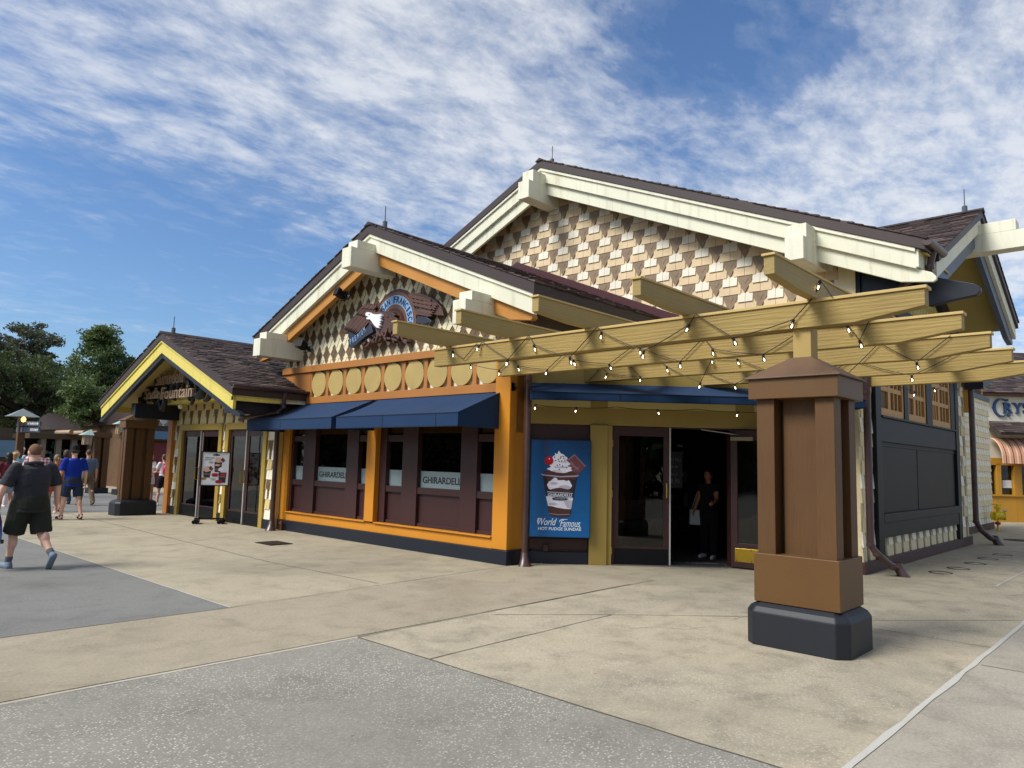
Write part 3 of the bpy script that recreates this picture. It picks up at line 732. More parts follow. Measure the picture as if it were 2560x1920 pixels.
# ---- shingle patterns (surface relief inside one wall mesh)
def shield_rows(b, s0, s1, z0, z1, P_, H, y=0, mats=(0,1,2), seed=1, flip=0):
    """white square over a wide tan block, brown pointed shields between them, every second row shifted by half a period"""
    rr = random.Random(seed); h = H/2; j = 0
    z = z0
    while z < z1:
        off = ((j+flip) % 2)*P_/2
        i0 = int((s0-off)/P_) - 1; i1 = int((s1-off)/P_) + 1
        for i in range(i0, i1+1):
            cx = i*P_ + off
            def bx(a, b_, za, zb, t0, t1, m):
                a = max(a, s0); b_ = min(b_, s1)
                if b_ - a < .02: return
                zb_ = min(zb, z1 + .02)
                b.add([(a,y-t0,za),(b_,y-t0,za),(b_,y,za),(a,y,za),(a,y-t1,zb_),(b_,y-t1,zb_),(b_,y,zb_),(a,y,zb_)],
                      [(0,3,2,1),(4,5,6,7),(0,1,5,4),(1,2,6,5),(2,3,7,6),(3,0,4,7)], m)
            jx = rr.uniform(-.008, .008); w1 = P_*.25; w2 = P_*.37; d = rr.uniform(-.006, .006)
            # tan course (two shingles with a thin gap)
            bx(cx-w2+jx, cx+jx-.003, z+d, z+h+.01, .026, .012, mats[1]); bx(cx+jx+.003, cx+w2+jx, z+d*.4, z+h+.01, .024, .012, mats[1])
            # white course
            bx(cx-w1+jx, cx-.003+jx, z+h+d, z+2*h+.01, .036, .012, mats[0]); bx(cx+.003+jx, cx+w1+jx, z+h+d, z+2*h+.01, .034, .012, mats[0])
            # brown shield
            q = cx + P_/2
            hw = P_*.235
            if q-hw > s0-.1 and q+hw < s1+.1:
                zt = min(z+2*h, z1+.02)
                poly = [(max(s0, q-hw), zt), (max(s0, q-hw), z+h*1.55), (max(s0, q-hw*.55), z+h*.75), (q, z), (min(s1, q+hw*.55), z+h*.75), (min(s1, q+hw), z+h*1.55), (min(s1, q+hw), zt)]
                b.prism(poly, y-.014, y, 'y', mats[2])
                b.prism([(q, z+h*1.05), (q-hw*.5, z+h*1.62), (q-hw*.42, z+h*1.66), (q, z+h*1.16), (q+hw*.42, z+h*1.66), (q+hw*.5, z+h*1.62)], y-.020, y-.013, 'y', mats[2])
                b.prism([(q-hw*.46, z+h*.72), (q, z+.005), (q+hw*.46, z+h*.72), (q, z+h*1.08)], y-.022, y-.013, 'y', mats[2])
        z += H; j += 1

def harlequin(b, s0, s1, z0, z1, W, H, y=0, mats=(0,1), seed=2):
    """diamond pattern of long shingles in two tones, with staggered edges"""
    rr = random.Random(seed)
    nj = int((z1-z0)/(H/2)) + 2
    for j in range(-1, nj):
        for i in range(int(s0/W)-2, int(s1/W)+2):
            for par in (0, 1):
                cx = (i + (.5 if (j % 2) else 0) + (.0 if par == 0 else .0))*W; cz = z0 + j*H/2
                if par == 1: continue
                if cx+W/2 < s0 or cx-W/2 > s1: continue
                m = mats[j % 2]; t = .024 - .012*(j % 2)
                k = W*.06
                po = [(cx, cz-H/2), (cx+W*.25+k, cz-H*.22), (cx+W*.25-k, cz-H*.22), (cx+W/2, cz), (cx+W*.25-k*.4, cz+H*.24), (cx+W*.25+k, cz+H*.24), (cx, cz+H/2), (cx-W*.25-k, cz+H*.22), (cx-W*.25+k, cz+H*.22), (cx-W/2, cz), (cx-W*.25+k*.4, cz-H*.24), (cx-W*.25-k, cz-H*.24)]
                dx = rr.uniform(-.004, .004)
                b.prism([(p[0]+dx, p[1]) for p in po], y-t, y+.01, 'y', m)
                # split line of the shingles
                b.prism([(cx-W*.2, cz-H*.25), (cx+W*.17, cz+H*.25), (cx+W*.2, cz+H*.25), (cx-W*.17, cz-H*.25)], y-t-.004, y-t+.002, 'y', mats[2])

# ---- roofs
def slope_tiles(b, O, U, Vv, L, Ls, expo, tab, seed, lift=.03, skip=None):
    """courses of tiles on a slope: O lower-left eave corner, U along the eave, Vv up the slope"""
    rr = random.Random(seed); O = V(O); U = V(U).normalized(); Vv = V(Vv).normalized(); Nn = U.cross(Vv).normalized()
    n = int(Ls/expo) + 1
    for j in range(n):
        v0 = j*expo - .02; v1 = min((j+1)*expo + .06, Ls)
        u = -rr.uniform(0, tab)
        while u < L:
            w = tab*rr.uniform(.75, 1.25); a, e = max(u, 0), min(u+w-.006, L); u += w
            if e - a < .03: continue
            if skip and skip((a+e)/2, (v0+v1)/2): continue
            dv = rr.uniform(-.018, .012); lf = lift*rr.uniform(.8, 1.3)
            p = [O+U*a+Vv*(v0+dv)+Nn*lf, O+U*e+Vv*(v0+dv)+Nn*lf, O+U*e+Vv*v1+Nn*.006, O+U*a+Vv*v1+Nn*.006, O+U*a+Vv*(v0+dv), O+U*e+Vv*(v0+dv)]
            b.add(p, [(0,1,2,3), (4,5,1,0), (4,0,3), (5,2,1)], rr.choice((0,0,1,1,1,2)))

def gable_roof(fr, cx, half, za, sl, yf, yb, t, tile_seed, tab=.3, expo=.16, right=True, left=True, skipR=None, skipL=None, halfL=None, back=None):
    hl = halfL or half
    zr, zl = za-sl*half, za-sl*hl
    b = B(fr)
    ym, hb = back or (yb, half)
    b.prism([(cx-hl, zl), (cx, za), (cx+half, zr), (cx+half, zr-t), (cx, za-t), (cx-hl, zl-t)], yf, ym, 'y', 0)
    if back: b.prism([(cx-hl, zl), (cx, za), (cx+hb, za-sl*hb), (cx+hb, za-sl*hb-t), (cx, za-t), (cx-hl, zl-t)], ym+.001, yb, 'y', 0)
    o = P('roof', b, [dkbrown], bevel=.006)
    b = B(fr); ln = math.hypot(half, sl*half); lnl = math.hypot(hl, sl*hl)
    if right: slope_tiles(b, (cx+half, yf-.02, zr), (0,1,0), (-half, 0, sl*half), yb-yf, ln, expo, tab, tile_seed, skip=skipR)
    if left: slope_tiles(b, (cx-hl, yb, zl), (0,-1,0), (hl, 0, sl*hl), yb-yf+.02, lnl, expo, tab, tile_seed+5, skip=skipL)
    # ridge cap
    u = yf-.03
    while u < yb:
        b.prism([(cx-.13, za-.02), (cx, za+.055), (cx+.13, za-.02)], u, min(u+.32, yb), 'y', 0); u += .3
    P('roof_tiles', b, roofm, o, recalc=False)
    return o
def rake(fr, name, mat, cx, half, za, sl, d0, d1, y0, y1, xl=None, xr=None, round_end=False, bev=.006, parent=None):
    """pair of boards following the rakes, d0..d1 below the roof line"""
    for sg, ext in ((-1, xl or half), (1, xr or half)):
        p = [(cx, za-d0), (cx+sg*ext, za-sl*ext-d0)]
        if round_end:
            e = cx+sg*ext; zt = za-sl*ext-d0; zb = za-sl*ext-d1; q = (d1-d0)
            p += [(e+sg*q*.22, zt-sl*q*.2-q*.18), (e+sg*q*.22, zt-sl*q*.2-q*.36), (e+sg*q*.05, zt-q*.55), (e-sg*q*1.6, zb+sl*q*1.6)]
        else: p += [(cx+sg*ext, za-sl*ext-d1)]
        p += [(cx, za-d1)]
        b = B(fr); b.prism(p, y0, y1); P(name, b, [mat], parent, bevel=bev)
def bracket(fr, s0, s1, z0, z1, z2, yf, step=.14, yb=0.0, mat=None):
    b = B(fr); b.box(s0, s1, yf, yb, z0, z1); b.box(s0, s1, yf+step, yb, z1, z2); P('bracket', b, [mat or cream2], bevel=.008)
def gutter(pts, r=.075):
    p0, p1 = V(pts[0]), V(pts[1]); d = (p1-p0).normalized(); a = V((-d.y, d.x, 0)); n = 10
    prof = [(math.cos(math.pi*k/n+math.pi)*r, math.sin(math.pi*k/n+math.pi)*r) for k in range(n+1)]
    inn = [(x*.86, z*.86+.004) for x, z in prof[::-1]]
    poly = prof + inn
    b = B(); m = len(poly)
    vs = [p0 + a*x + V((0,0,z)) for x, z in poly] + [p1 + a*x + V((0,0,z)) for x, z in poly]
    b.add(vs, [(i, i+m, (i+1) % m+m, (i+1) % m) for i in range(m)])
    for p in (p0, p1):
        b.add([p + a*x + V((0,0,z)) for x, z in prof], [tuple(range(n+1))])
    L = (p1-p0).length; u = .4
    while u < L:
        q = p0 + d*u; b.tube([q + a*(r*1.04) + V((0,0,.0)), q + V((0,0,-r*1.06)), q - a*(r*1.04)], .012, 6); u += .75
    return P('gutter', b, [copper], smooth=True)
def downspout(pts, r=.05, shoe=None):
    b = B(); b.tube(pts, r, 14)
    for p in pts[1:-1]: b.lathe([(r*1.12, -.03), (r*1.18, 0), (r*1.12, .03)], p, 14)
    o = P('downspout', b, [copper], smooth=True)
    if shoe:
        q = V(pts[-1]); dx, dy = shoe; d = V((dx, dy, 0)).normalized(); a = V((-d.y, d.x, 0))
        b = B(); vs = []
        for t, wd, dp, dz in ((0, r*1.12, r*1.1, .22), (.02, r*1.25, r*1.3, .14), (.05, r*1.7, r*1.5, .06), (.09, r*2.2, r*1.6, -.0)):
            for k in range(14):
                an = 2*math.pi*k/14; vs.append((q.x, q.y, 0) + d*(t + dp*math.cos(an)) + a*(wd*math.sin(an)) + V((0,0,dz))) if False else vs.append(V((q.x, q.y, 0)) + d*(t + dp*math.cos(an)) + a*(wd*math.sin(an)) + V((0,0,max(dz, .003))))
        fs = [(i*14+k, i*14+(k+1) % 14, (i+1)*14+(k+1) % 14, (i+1)*14+k) for i in range(3) for k in range(14)]
        b.add(vs, fs); P('shoe', b, [copper], o, smooth=True)
    return o

# ================================================================ middle gable, orange front
ZA1, SL1, H1, C1 = 6.43, .415, 4.53, -.05
b = B(FAC); b.box(-3.9, 3.6, .12, .30, 2.2, 4.3); b.prism([(-3.9, 4.3), (3.6, 4.3), (3.6, 4.75), (C1, 6.15), (-3.9, 4.72)], .12, .30); P('front_wall', b, [band])
b = B(FAC); b.box(3.58, 3.60, .31, 3.6, 2.9, 4.5); P('side_wall', b, [sh_brn2])
b = B(FAC); b.box(-3.9, -3.88, .31, 3.6, 0, 4.5); P('side_wall', b, [sh_brn2])
gable_roof(FAC, C1, H1, ZA1, SL1, -.5, 4.0, .19, 3)
rake(FAC, 'fascia_board', cream, C1, H1-.05, ZA1, SL1, .19, .53, -.44, -.36)
rake(FAC, 'fascia_moulding', cream2, C1, H1-.05, ZA1, SL1, .19, .255, -.475, -.441, bev=.004)
rake(FAC, 'rake_beam', orange2, C1, H1-.25, ZA1, SL1, .51, .78, -.36, -.24, xl=H1-.15, xr=H1-.2, round_end=True)
b = B(FAC)
for sg in (-1, 1):
    b.prism([(C1, ZA1-.20), (C1+sg*(H1-.02), ZA1-SL1*(H1-.02)-.20), (C1+sg*(H1-.02), ZA1-SL1*(H1-.02)-.225), (C1, ZA1-.225)], -.36, .12)
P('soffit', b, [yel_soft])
def clip_under(fr, cx, za, sl, d):
    q = []
    for sg in (-1, 1):
        no = V((sg*sl, 0, 1)).normalized()
        q.append((fr @ V((cx, 0, za-d)), (fr.to_3x3() @ no)))
    return q
b = B(FAC); harlequin(b, -3.85, 3.6, 3.77, 6.2, .30, .45, .10, (0, 1, 2)); b.prism([(-3.9, 3.77), (3.6, 3.77), (3.6, 4.75), (C1, 6.15), (-3.9, 4.72)], .10, .118, 'y', 1)
P('gable_wall', b, [sh_cream, sh_brn2, paint('shingle_gap', c('#4a3d30'), .8, .05)], clips=clip_under(FAC, C1, ZA1, SL1, .24) + [(FAC @ V((0,0,3.76)), FAC.to_3x3() @ V((0,0,-1)))])
for s0, z0 in ((-3.55, 3.93), (-.10-.07, 5.42), (3.15, 3.93)):
    bracket(FAC, s0, s0+.31, z0, z0+.40, z0+.56, -1.02, .14, .1)
# bands, medallions
b = B(FAC); b.box(-3.9, 3.62, -.06, .12, 3.62, 3.765); P('upper_band', b, [band], bevel=.006)
b = B(FAC); b.box(-3.9, 3.6, -.03, .12, 2.89, 3.045); b.box(-3.9, -2.72, -.012, .12, 3.046, 3.619); P('lower_band', b, [band], bevel=.006)
b = B(FAC); b.box(-2.72, 3.3, .06, .118, 3.046, 3.619); P('medallion_panel', b, [cream2])
for i in range(10):
    s = -2.37 + .672*(i-.5)
    b = B(FAC); b.box(s-.052, s+.052, -.005, .059, 3.047, 3.618); P('divider', b, [band], bevel=.004)
for i in range(9):
    b = B(FAC); b.disc(-2.37+.672*i, 3.333, .285, -.012, .055, 36); P('medallion', b, [medal], bevel=.006)
# posts and base
for q_ in ((3.25, 3.6, -.05, .5, .24, 3.6), (-3.69, -3.41, -.05, .3, .236, 2.889), (-.32, -.02, -.10, .2, .44, 2.6)):
    b = B(FAC); b.box(*q_); P('corner_post', b, [orange], bevel=.008)
b = B(FAC); b.box(-3.7, 3.64, -.09, .6, 0, .235); P('base_board', b, [navy], bevel=.008)
b = B(FAC); b.box(-3.66, 3.249, -.045, .3, .236, .415); b.box(-3.41, -.321, -.09, .1, .416, .44); b.box(-.019, 3.249, -.09, .1, .416, .44); P('sill_board', b, [orange], bevel=.005)
# storefront windows
for k, (a, e, wins) in enumerate(((-3.41, -.32, ((-3.33, -2.88), (-2.40, -1.18), (-.76, -.36))), (-.02, 3.25, ((.19, .70), (1.16, 2.36), (2.78, 3.22))))):
    b = B(FAC)
    xs = [a] + [x for w in wins for x in w] + [e]
    for i in range(0, len(xs), 2): b.box(xs[i], xs[i+1], .015, .16, .441, 2.55)     # stiles
    for i, (w0, w1) in enumerate(wins):
        b.box(w0, w1, .03, .16, 1.05, 1.17); b.box(w0, w1, .085, .12, .47, 1.05); b.box(w0, w1, .05, .16, .441, .50)
        b.box(w0-.02, w1+.02, -.012, .014, 1.045, 1.075) if False else None
        if i != 1: b.box(w0, w1, .03, .16, 2.04, 2.17)
        b.box(w0, w1, .03, .16, 2.42, 2.55)
    fo = P('storefront_window', b, [maroon], bevel=.004)
    for i, (w0, w1) in enumerate(wins):
        b = B(FAC); b.box(w0, w1, .120, .128, 1.17, 2.42); P('pane', b, [gls], fo)
        b = B(FAC); b.box(w0, w1, .112, .115, 1.171, 1.48); P('frosted_strip', b, [film], fo)
    b = B(FAC); w0, w1 = wins[1]; put_text(b, 'GHIRARDELLI', w0+.07, 1.255, w1-w0-.10, .125, .107, .110, bold=.012); P('lettering', b, [dk_ink], fo)
b = B(FAC); b.box(-3.4, 3.2, 2.55, 2.6, .3, 2.6); b.box(-3.4, 3.2, .3, 2.6, 2.6, 2.64); b.box(-3.4, 3.2, .3, 2.55, .2, .24); b.box(-3.44, -3.4, .3, 2.6, .2, 2.6); b.box(3.2, 3.24, .3, 2.6, .2, 2.6)
b.box(-2.2, -1.6, 2.1, 2.2, 1.5, 1.95, 1); b.box(-1.3, -1.0, 2.1, 2.2, 1.55, 1.9, 1); b.box(-.2, .6, 1.6, 2.2, .24, 1.0, 2); b.box(1.3, 2.0, 1.4, 2.0, .24, .98, 2); b.box(-3.2, -2.7, 1.2, 1.9, .24, 1.0, 2)
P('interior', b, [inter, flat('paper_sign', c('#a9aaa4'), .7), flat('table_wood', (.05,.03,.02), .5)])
# awnings
def awning(fr, s0, s1, zt, zf, zb, d, cut=0.0):
    b = B(fr)
    b.prism([(0, zt), (-d, zf), (-d, zb), (-d+.012, zb), (-d+.012, zf-.008), (0, zt-.02)], s0, s1, 'x', 0)
    b.v = []; b.f = []; b.mi = []
    n = max(2, int((s1-s0)/.25)); 
    grid = []
    for i in range(n+1):
        s = s0 + (s1-s0)*i/n; sag = .018*math.sin(math.pi*((i*1.0/n*3) % 1))
        row = [(s, -d*t, zt + (zf-zt)*t - .03*math.sin(math.pi*t) - sag*math.sin(math.pi*t)) for t in (0, .2, .4, .6, .8, 1)]
        row += [(s, -d-.002, zf-.01), (s, -d, zb)]
        grid += row
    m = 8; fs = [(i*m+k, (i+1)*m+k, (i+1)*m+k+1, i*m+k+1) for i in range(n) for k in range(m-1)]
    b.add(grid, fs)
    for s in (s0, s1):
        b.add([(s, 0, zt), (s, -d, zf), (s, -d, zb), (s, 0, zb)], [(0,1,2,3)])
    o = P('awning', b, [awn], recalc=False)
    b = B(fr); b.box(s0-.004, s1+.004, -d-.006, -d+.004, zf-.014, zf+.004); b.box(s0, s1, -d-.004, -d+.006, zb-.003, zb+.012)
    for s in (s0, s1): b.tube([(s, 0, zt), (s, -d, zf)], .006, 6)
    q = s0 + 1.45
    while q < s1-.5: b.box(q, q+.012, -d-.005, -d+.003, zb, zf); q += 1.45
    P('seam', b, [awn_seam], o)
    b = B(fr); b.tube([(s0+.02, -d+.03, zb+.02), (s1-.02, -d+.03, zb+.02)], .015, 6); b.tube([(s0+.02, -d+.03, zf-.03), (s1-.02, -d+.03, zf-.03)], .015, 6)
    P('awning_bar', b, [black], o)
    return o
awning(FAC, -3.65, -.27, 2.89, 2.475, 2.25, 1.0); awning(FAC, -.10, 3.35, 2.89, 2.475, 2.25, 1.0)

# ================================================================ corner wall with the doors (diagonal)
b = B(DIA); b.box(-.12, 5.25, -.0, .25, 2.37, 3.5); b.box(.97, 1.27, -.05, .25, .0, 2.37); b.box(1.27, 1.355, -.02, .25, 0, 2.37); b.box(4.42, 5.25, .0, .25, 0, 2.37); b.box(-.12, -.06, .0, .25, 0, 2.37)
P('corner_wall', b, [olive_w], bevel=.005)
for s0, s1 in ((-.05, .97), (1.27, 3.49), (3.82, 5.1)):
    b = B(DIA); b.box(s0, s1, -.012, 0, 2.67, 3.05); P('cream_panel', b, [paint('cream_ochre', c('#c9b878', .95), .55, .05)])
b = B(DIA); b.box(-.06, .97, .04, .2, .2, 2.37); b.box(-.04, .95, .02, .039, .24, .42); P('poster_bay', b, [maroon], bevel=.004)
b = B(DIA); b.box(-.1, .965, -.03, .2, 0, .2); P('base_board', b, [navy], bevel=.006)
b = B(DIA); b.box(.20, .28, -.05, .02, .21, .32); b.box(.29, .325, -.03, .02, .29, .33); P('junction_box', b, [maroon])
b = B(); b.box(9.5, 14.5, 4.3, 8.4, 3.42, 3.5); P('flat_roof', b, [dkbrown], clips=[(DIA @ V((0,.05,0)), DIA.to_3x3() @ V((0,-1,0)))])
b = B(DIA); b.box(-.2, 5.25, 3.8, 3.9, 0, 3.3); b.box(-.25, -.2, .3, 3.9, 0, 3.3); b.box(5.2, 5.25, .3, 3.9, 0, 3.3); b.box(-.2, 5.25, .26, 3.9, 2.9, 2.95)
b.box(-.2, 5.2, .05, 3.8, .003, .012, 1)
for k in range(4): b.box(2.45, 3.5, 3.3, 3.75, .3+k*.5, .34+k*.5, 2)
b.box(4.4, 5.1, 1.2, 3.0, .02, 1.0, 2); b.box(.1, 1.4, 1.6, 2.6, .02, 1.0, 2)
rr = random.Random(5)
for k in range(60): 
    s = rr.uniform(2.45, 3.4); zz = rr.choice((.34, .84, 1.34, 1.84)); w = rr.uniform(.04, .1); b.box(s, s+w, 3.2, 3.3, zz, zz+rr.uniform(.08, .3), rr.choice((3, 4, 2)))
for z in (2.1, 1.95, 1.5): b.box(3.1, 3.22, 2.6, 2.7, z, z+.05, 5)
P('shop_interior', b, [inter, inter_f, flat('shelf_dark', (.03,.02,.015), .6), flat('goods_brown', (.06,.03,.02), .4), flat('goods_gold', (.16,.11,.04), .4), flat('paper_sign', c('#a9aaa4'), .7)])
b = B(DIA); put_text(b, '$39.90', 2.62, 1.36, .26, .10, 1.49, 1.495); put_text(b, 'PER LB BAG', 2.62, 1.80, .28, .06, 1.49, 1.495); put_text(b, 'PER LB', 2.68, 1.66, .16, .05, 1.49, 1.495); put_text(b, 'BAG', 2.70, 1.52, .14, .05, 1.49, 1.495)
pb = B(DIA); pb.box(2.56, 2.94, 1.50, 1.51, 1.28, 1.98); o = P('price_board', pb, [flat('board_black', (.01,.01,.012), .4)]); P('lettering', b, [flat('chalk', c('#8d8d88'), .7)], o)
b = B(DIA); b.box(2.45, 3.34, .10, .80, .0125, .024); o = tag(b.build('door_mat', [flat('mat_black', (.012,.012,.013), .9)]), 'black lettered rubber mat on the floor inside the open doorway', 'door mat')
b = B(DIA); vs, fs = glyphs('GHIRARDELLI', .01); x0 = min(v[0] for v in vs); x1 = max(v[0] for v in vs); z1 = max(v[1] for v in vs)
b.add([(2.52+(v[0]-x0)/(x1-x0)*.76, .28+v[1]/z1*.2, .0245+(v[2]+.5)*.001) for v in vs], fs); b.build('lettering', [flat('mat_letter', c('#6d6d6a'), .8)], o)

def door_leaf(fr, w, h, kick, kickm, hinge_left=True, y=0.0, pane_mat=None):
    b = B(fr); st = .115
    b.box(0, st, y, y+.045, .02, h); b.box(w-st*.85, w, y, y+.045, .02, h); b.box(st, w-st*.85, y, y+.045, h-.16, h); b.box(st, w-st*.85, y, y+.045, .02, kick+.03)
    o = P('door', b, [maroon], bevel=.004)
    b = B(fr); b.box(st-.01, w-st*.85+.01, y+.018, y+.026, kick+.02, h-.15); P('pane', b, [pane_mat or gls], o)
    b = B(fr); b.box(.05, w-.02, y-.008, y-.001, .03, kick) ; P('kick_plate', b, [kickm], o, bevel=.002)
    return o
dl = door_leaf(frame(DIA @ V((1.365, .04, 0)), -46.37), .985, 2.36, .28, black)
b = B(DIA); b.box(2.352, 2.376, .03, .09, .02, 2.36); P('edge_strip', b, [edge_w], dl)
b = B(DIA); b.tube([(2.29,.03,1.14),(2.29,-.03,1.16),(2.29,-.03,1.40),(2.29,.03,1.42)], .012, 8); P('handle', b, [brass], dl, smooth=True)
b = B(DIA); b.box(1.30, 1.372, .015, .05, 2.0, 2.12); b.box(1.36, 1.372, .015, .05, 1.14, 1.26); b.box(1.36, 1.372, .015, .05, .18, .30); P('hinge', b, [brass], dl)
LEAF = frame(DIA @ V((3.40, -.01, 0)), -46.37-36)
dr = door_leaf(LEAF, .98, 2.33, .40, paint('kick_maroon', c('#3b2524', .8), .5))
b = B(LEAF); b.box(.07, .93, -.018, -.009, .12, .345); P('brass_plate', b, [brass], dr, bevel=.002)
b = B(LEAF)
for x in (.10, .35, .60, .88):
    for z in (.14, .325): b.disc(x, z, .008, -.021, -.017, 8)
P('screw', b, [black], dr)
b = B(LEAF); b.box(.02, .40, -.075, -.005, 2.16, 2.225); P('door_closer', b, [paint('closer_tan', c('#8c8066'), .4)], dr, bevel=.006)
b = B(DIA); b.tube([(2.9,.02,2.345),(3.25,-.02,2.30),(3.62,-.13,2.25)], .012, 6); P('closer_arm', b, [steel], dr)
b = B(DIA); b.box(2.377, 3.40, .02, .1, 2.345, 2.37); b.box(3.395, 4.42, .03, .12, 2.30, 2.37); b.box(3.395, 3.43, .03, .2, 0, 2.3); P('door_frame', b, [maroon])
b = B(DIA); b.box(3.43, 4.42, .06, .2, 0, 2.3); P('side_panel', b, [maroon])
b = B(DIA); b.box(1.36, 3.40, -.06, .25, .001, .016); P('threshold', b, [steel])
awning(DIA, -.10, 5.38, 3.08, 2.85, 2.72, .8)
downspout([(9.22, 8.22, 4.2), (9.22, 8.22, 3.6), (9.17, 8.19, 3.1), (9.17, 8.19, .12)], .052, (-.6, -.75))

# ================================================================ upper block behind
ZA2, SL2, H2 = 8.79, .43, 8.03
b = B(UPP); b.box(-6.9, 6.83, .03, .3, 3.0, 5.3); b.prism([(-6.9, 5.3), (6.83, 5.3), (6.83, 5.62), (0, 8.55), (-6.9, 5.6)], .03, .3); P('upper_wall', b, [sh_tan])
b = B(UPP); shield_rows(b, -5.0, 6.80, 3.30, 8.6, .60, .345, .03)
P('upper_gable_wall', b, [sh_white, sh_tan, sh_brown], clips=clip_under(UPP, 0, ZA2, SL2, .30))
gable_roof(UPP, 0, H2, ZA2, SL2, -.55, 9.5, .18, 31, left=False, tab=.32, expo=.2,
           skipR=lambda u, v: u > .78 and v < max(1.25, 4.1 - abs(u-4.25)*1.05), back=(.22, 6.75))
rake(UPP, 'fascia_board', cream, 0, H2-.15, ZA2, SL2, .18, .51, -.49, -.41)
rake(UPP, 'fascia_moulding', cream2, 0, H2-.15, ZA2, SL2, .18, .245, -.53, -.491, bev=.004)
rake(UPP, 'rake_board', cream, 0, H2+.05, ZA2, SL2, .50, .78, -.42, -.35, round_end=True)
b = B(UPP)
b.prism([(0, ZA2-.19), (H2-.02, ZA2-SL2*(H2-.02)-.19), (H2-.02, ZA2-SL2*(H2-.02)-.215), (0, ZA2-.215)], -.36, .03); b.prism([(0, ZA2-.19), (-H2, ZA2-SL2*H2-.19), (-H2, ZA2-SL2*H2-.215), (0, ZA2-.215)], -.36, .03)
b.prism([(6.84, ZA2-SL2*6.84-.20), (H2-.04, ZA2-SL2*(H2-.04)-.20), (H2-.04, ZA2-SL2*(H2-.04)-.225), (6.84, ZA2-SL2*6.84-.225)], .03, 1.2)
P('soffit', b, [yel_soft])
b = B(UPP); b.box(H2-.16, H2-.11, -.49, .9, ZA2-SL2*H2-.42, ZA2-SL2*H2-.13); P('eave_board', b, [cream], bevel=.004)
bracket(UPP, -.20, .13, 7.72, 8.14, 8.42, -1.06, .14, .03); bracket(UPP, 6.02, 6.34, 5.20, 5.60, 5.85, -1.06, .14, .03)
# roof to wall flashing over the middle roof
b = B(UPP)
for sg in (-1, 1):
    zz = ZA1; hh = H1+.1
    b.prism([(-1.12, zz-.02), (-1.12, zz+.20), (-1.12+sg*hh, zz-SL1*hh+.20), (-1.12+sg*hh, zz-SL1*hh-.02)], -.05, .0)
P('flashing', b, [paint('maroon_flashing', c('#4a2527', .85), .35, .06)])
# navy tie board under the eave at the corner
b = B(UPP); b.prism([(6.55, 5.36), (8.55, 4.66), (8.63, 4.60), (8.64, 4.53), (8.58, 4.47), (8.30, 4.44), (7.95, 4.38), (6.9, 4.62), (6.55, 4.75)], .05, .17); P('tie_board', b, [navy], bevel=.012)
gutter([(12.42, 2.86, 5.30), (13.35, 2.86, 5.30)], .085)
downspout([(12.9, 2.9, 5.22), (12.9, 2.95, 4.98), (12.98, 3.9, 4.42), (12.9, 3.95, 4.2), (12.9, 3.95, 3.0), (12.9, 3.95, .5), (12.93, 3.86, .36), (13.15, 3.72, .17), (13.3, 3.66, .13)], .06, (.5, -.75))

# ================================================================ right wall
b = B(RGT); b.box(0, 7.85, .02, .3, .0, 5.6); P('right_wall', b, [sh_p2])
for q_ in ((.0, .64, .2, 3.6, .56, .48, .02, (0,1,2), 7), (6.8, 7.75, .2, 3.7, .56, .48, .02, (0,1,2), 8), (.95, 6.5, .2, .56, .50, .40, .02, (0,1,2), 9)):
    b = B(RGT); shield_rows(b, *q_); P('shingle_wall', b, [sh_p1, sh_p2, sh_p3])
b = B(RGT); b.box(-.05, 7.9, -.05, .02, 0, .2); P('base_board', b, [paint('maroon_base', c('#4a2e2d', .9), .5, .07)], bevel=.006)
b = B(RGT); b.box(.64, .95, -.07, .02, .2, 4.4); b.box(6.50, 6.80, -.07, .02, .2, 4.4); b.box(.95, 6.5, -.05, .02, 2.23, 2.66); b.box(.95, 6.5, -.09, .02, 2.661, 2.70); b.box(.95, 6.5, -.06, .02, .54, .80); b.box(.95, 6.5, -.075, .02, .801, .96); b.box(.95, 6.5, -.04, .02, 4.2, 4.4)
b.box(.0, 7.8, -.03, .02, 4.4, 4.62); b.box(.0, .16, -.06, .02, 3.62, 5.4); b.box(2.43, 2.70, -.06, .02, 2.7, 4.2); b.box(4.03, 4.48, -.06, .02, 2.7, 4.2); b.box(6.12, 6.5, -.055, .02, 2.7, 4.2); b.box(3.66, 3.70, -.045, .02, .54, .8)
P('window_surround', b, [paint('slate_black', c('#252b32', .4), .5, .08, spec=.25)], bevel=.006)
b = B(RGT); b.box(.95, 6.5, -.012, .02, .96, 2.23); b.box(3.35, 3.39, -.02, -.011, .96, 2.18); b.box(1.0, 6.45, -.03, -.011, 2.15, 2.19); P('black_panel', b, [black], bevel=.003)
for s0, s1 in ((.95, 2.43), (2.70, 4.03), (4.48, 6.12)):
    b = B(RGT); m_ = (s0+s1)/2
    for a, e in ((s0, s0+.10), (s1-.10, s1)): b.box(a, e, -.04, .02, 2.7, 4.2)
    b.box(s0+.1, s1-.1, -.04, .02, 2.7, 2.84); b.box(m_-.2, m_-.05, -.03, .02, 2.84, 4.2)
    for a, e in ((s0+.1, m_-.2), (m_-.05, s1-.1)):
        n = 3 if e-a > .5 else 1
        for i in range(1, n): q = a+(e-a)*i/n; b.box(q-.025, q+.025, -.025, .02, 2.84, 4.2)
        for z in (3.16, 3.55, 3.95): b.box(a, e, -.028, .02, z, z+.09)
    o = P('lattice_window', b, [tan_w], bevel=.004)
    b = B(RGT); b.box(s0+.1, s1-.1, .005, .019, 2.84, 4.2); P('back_panel', b, [tan_dk], o)
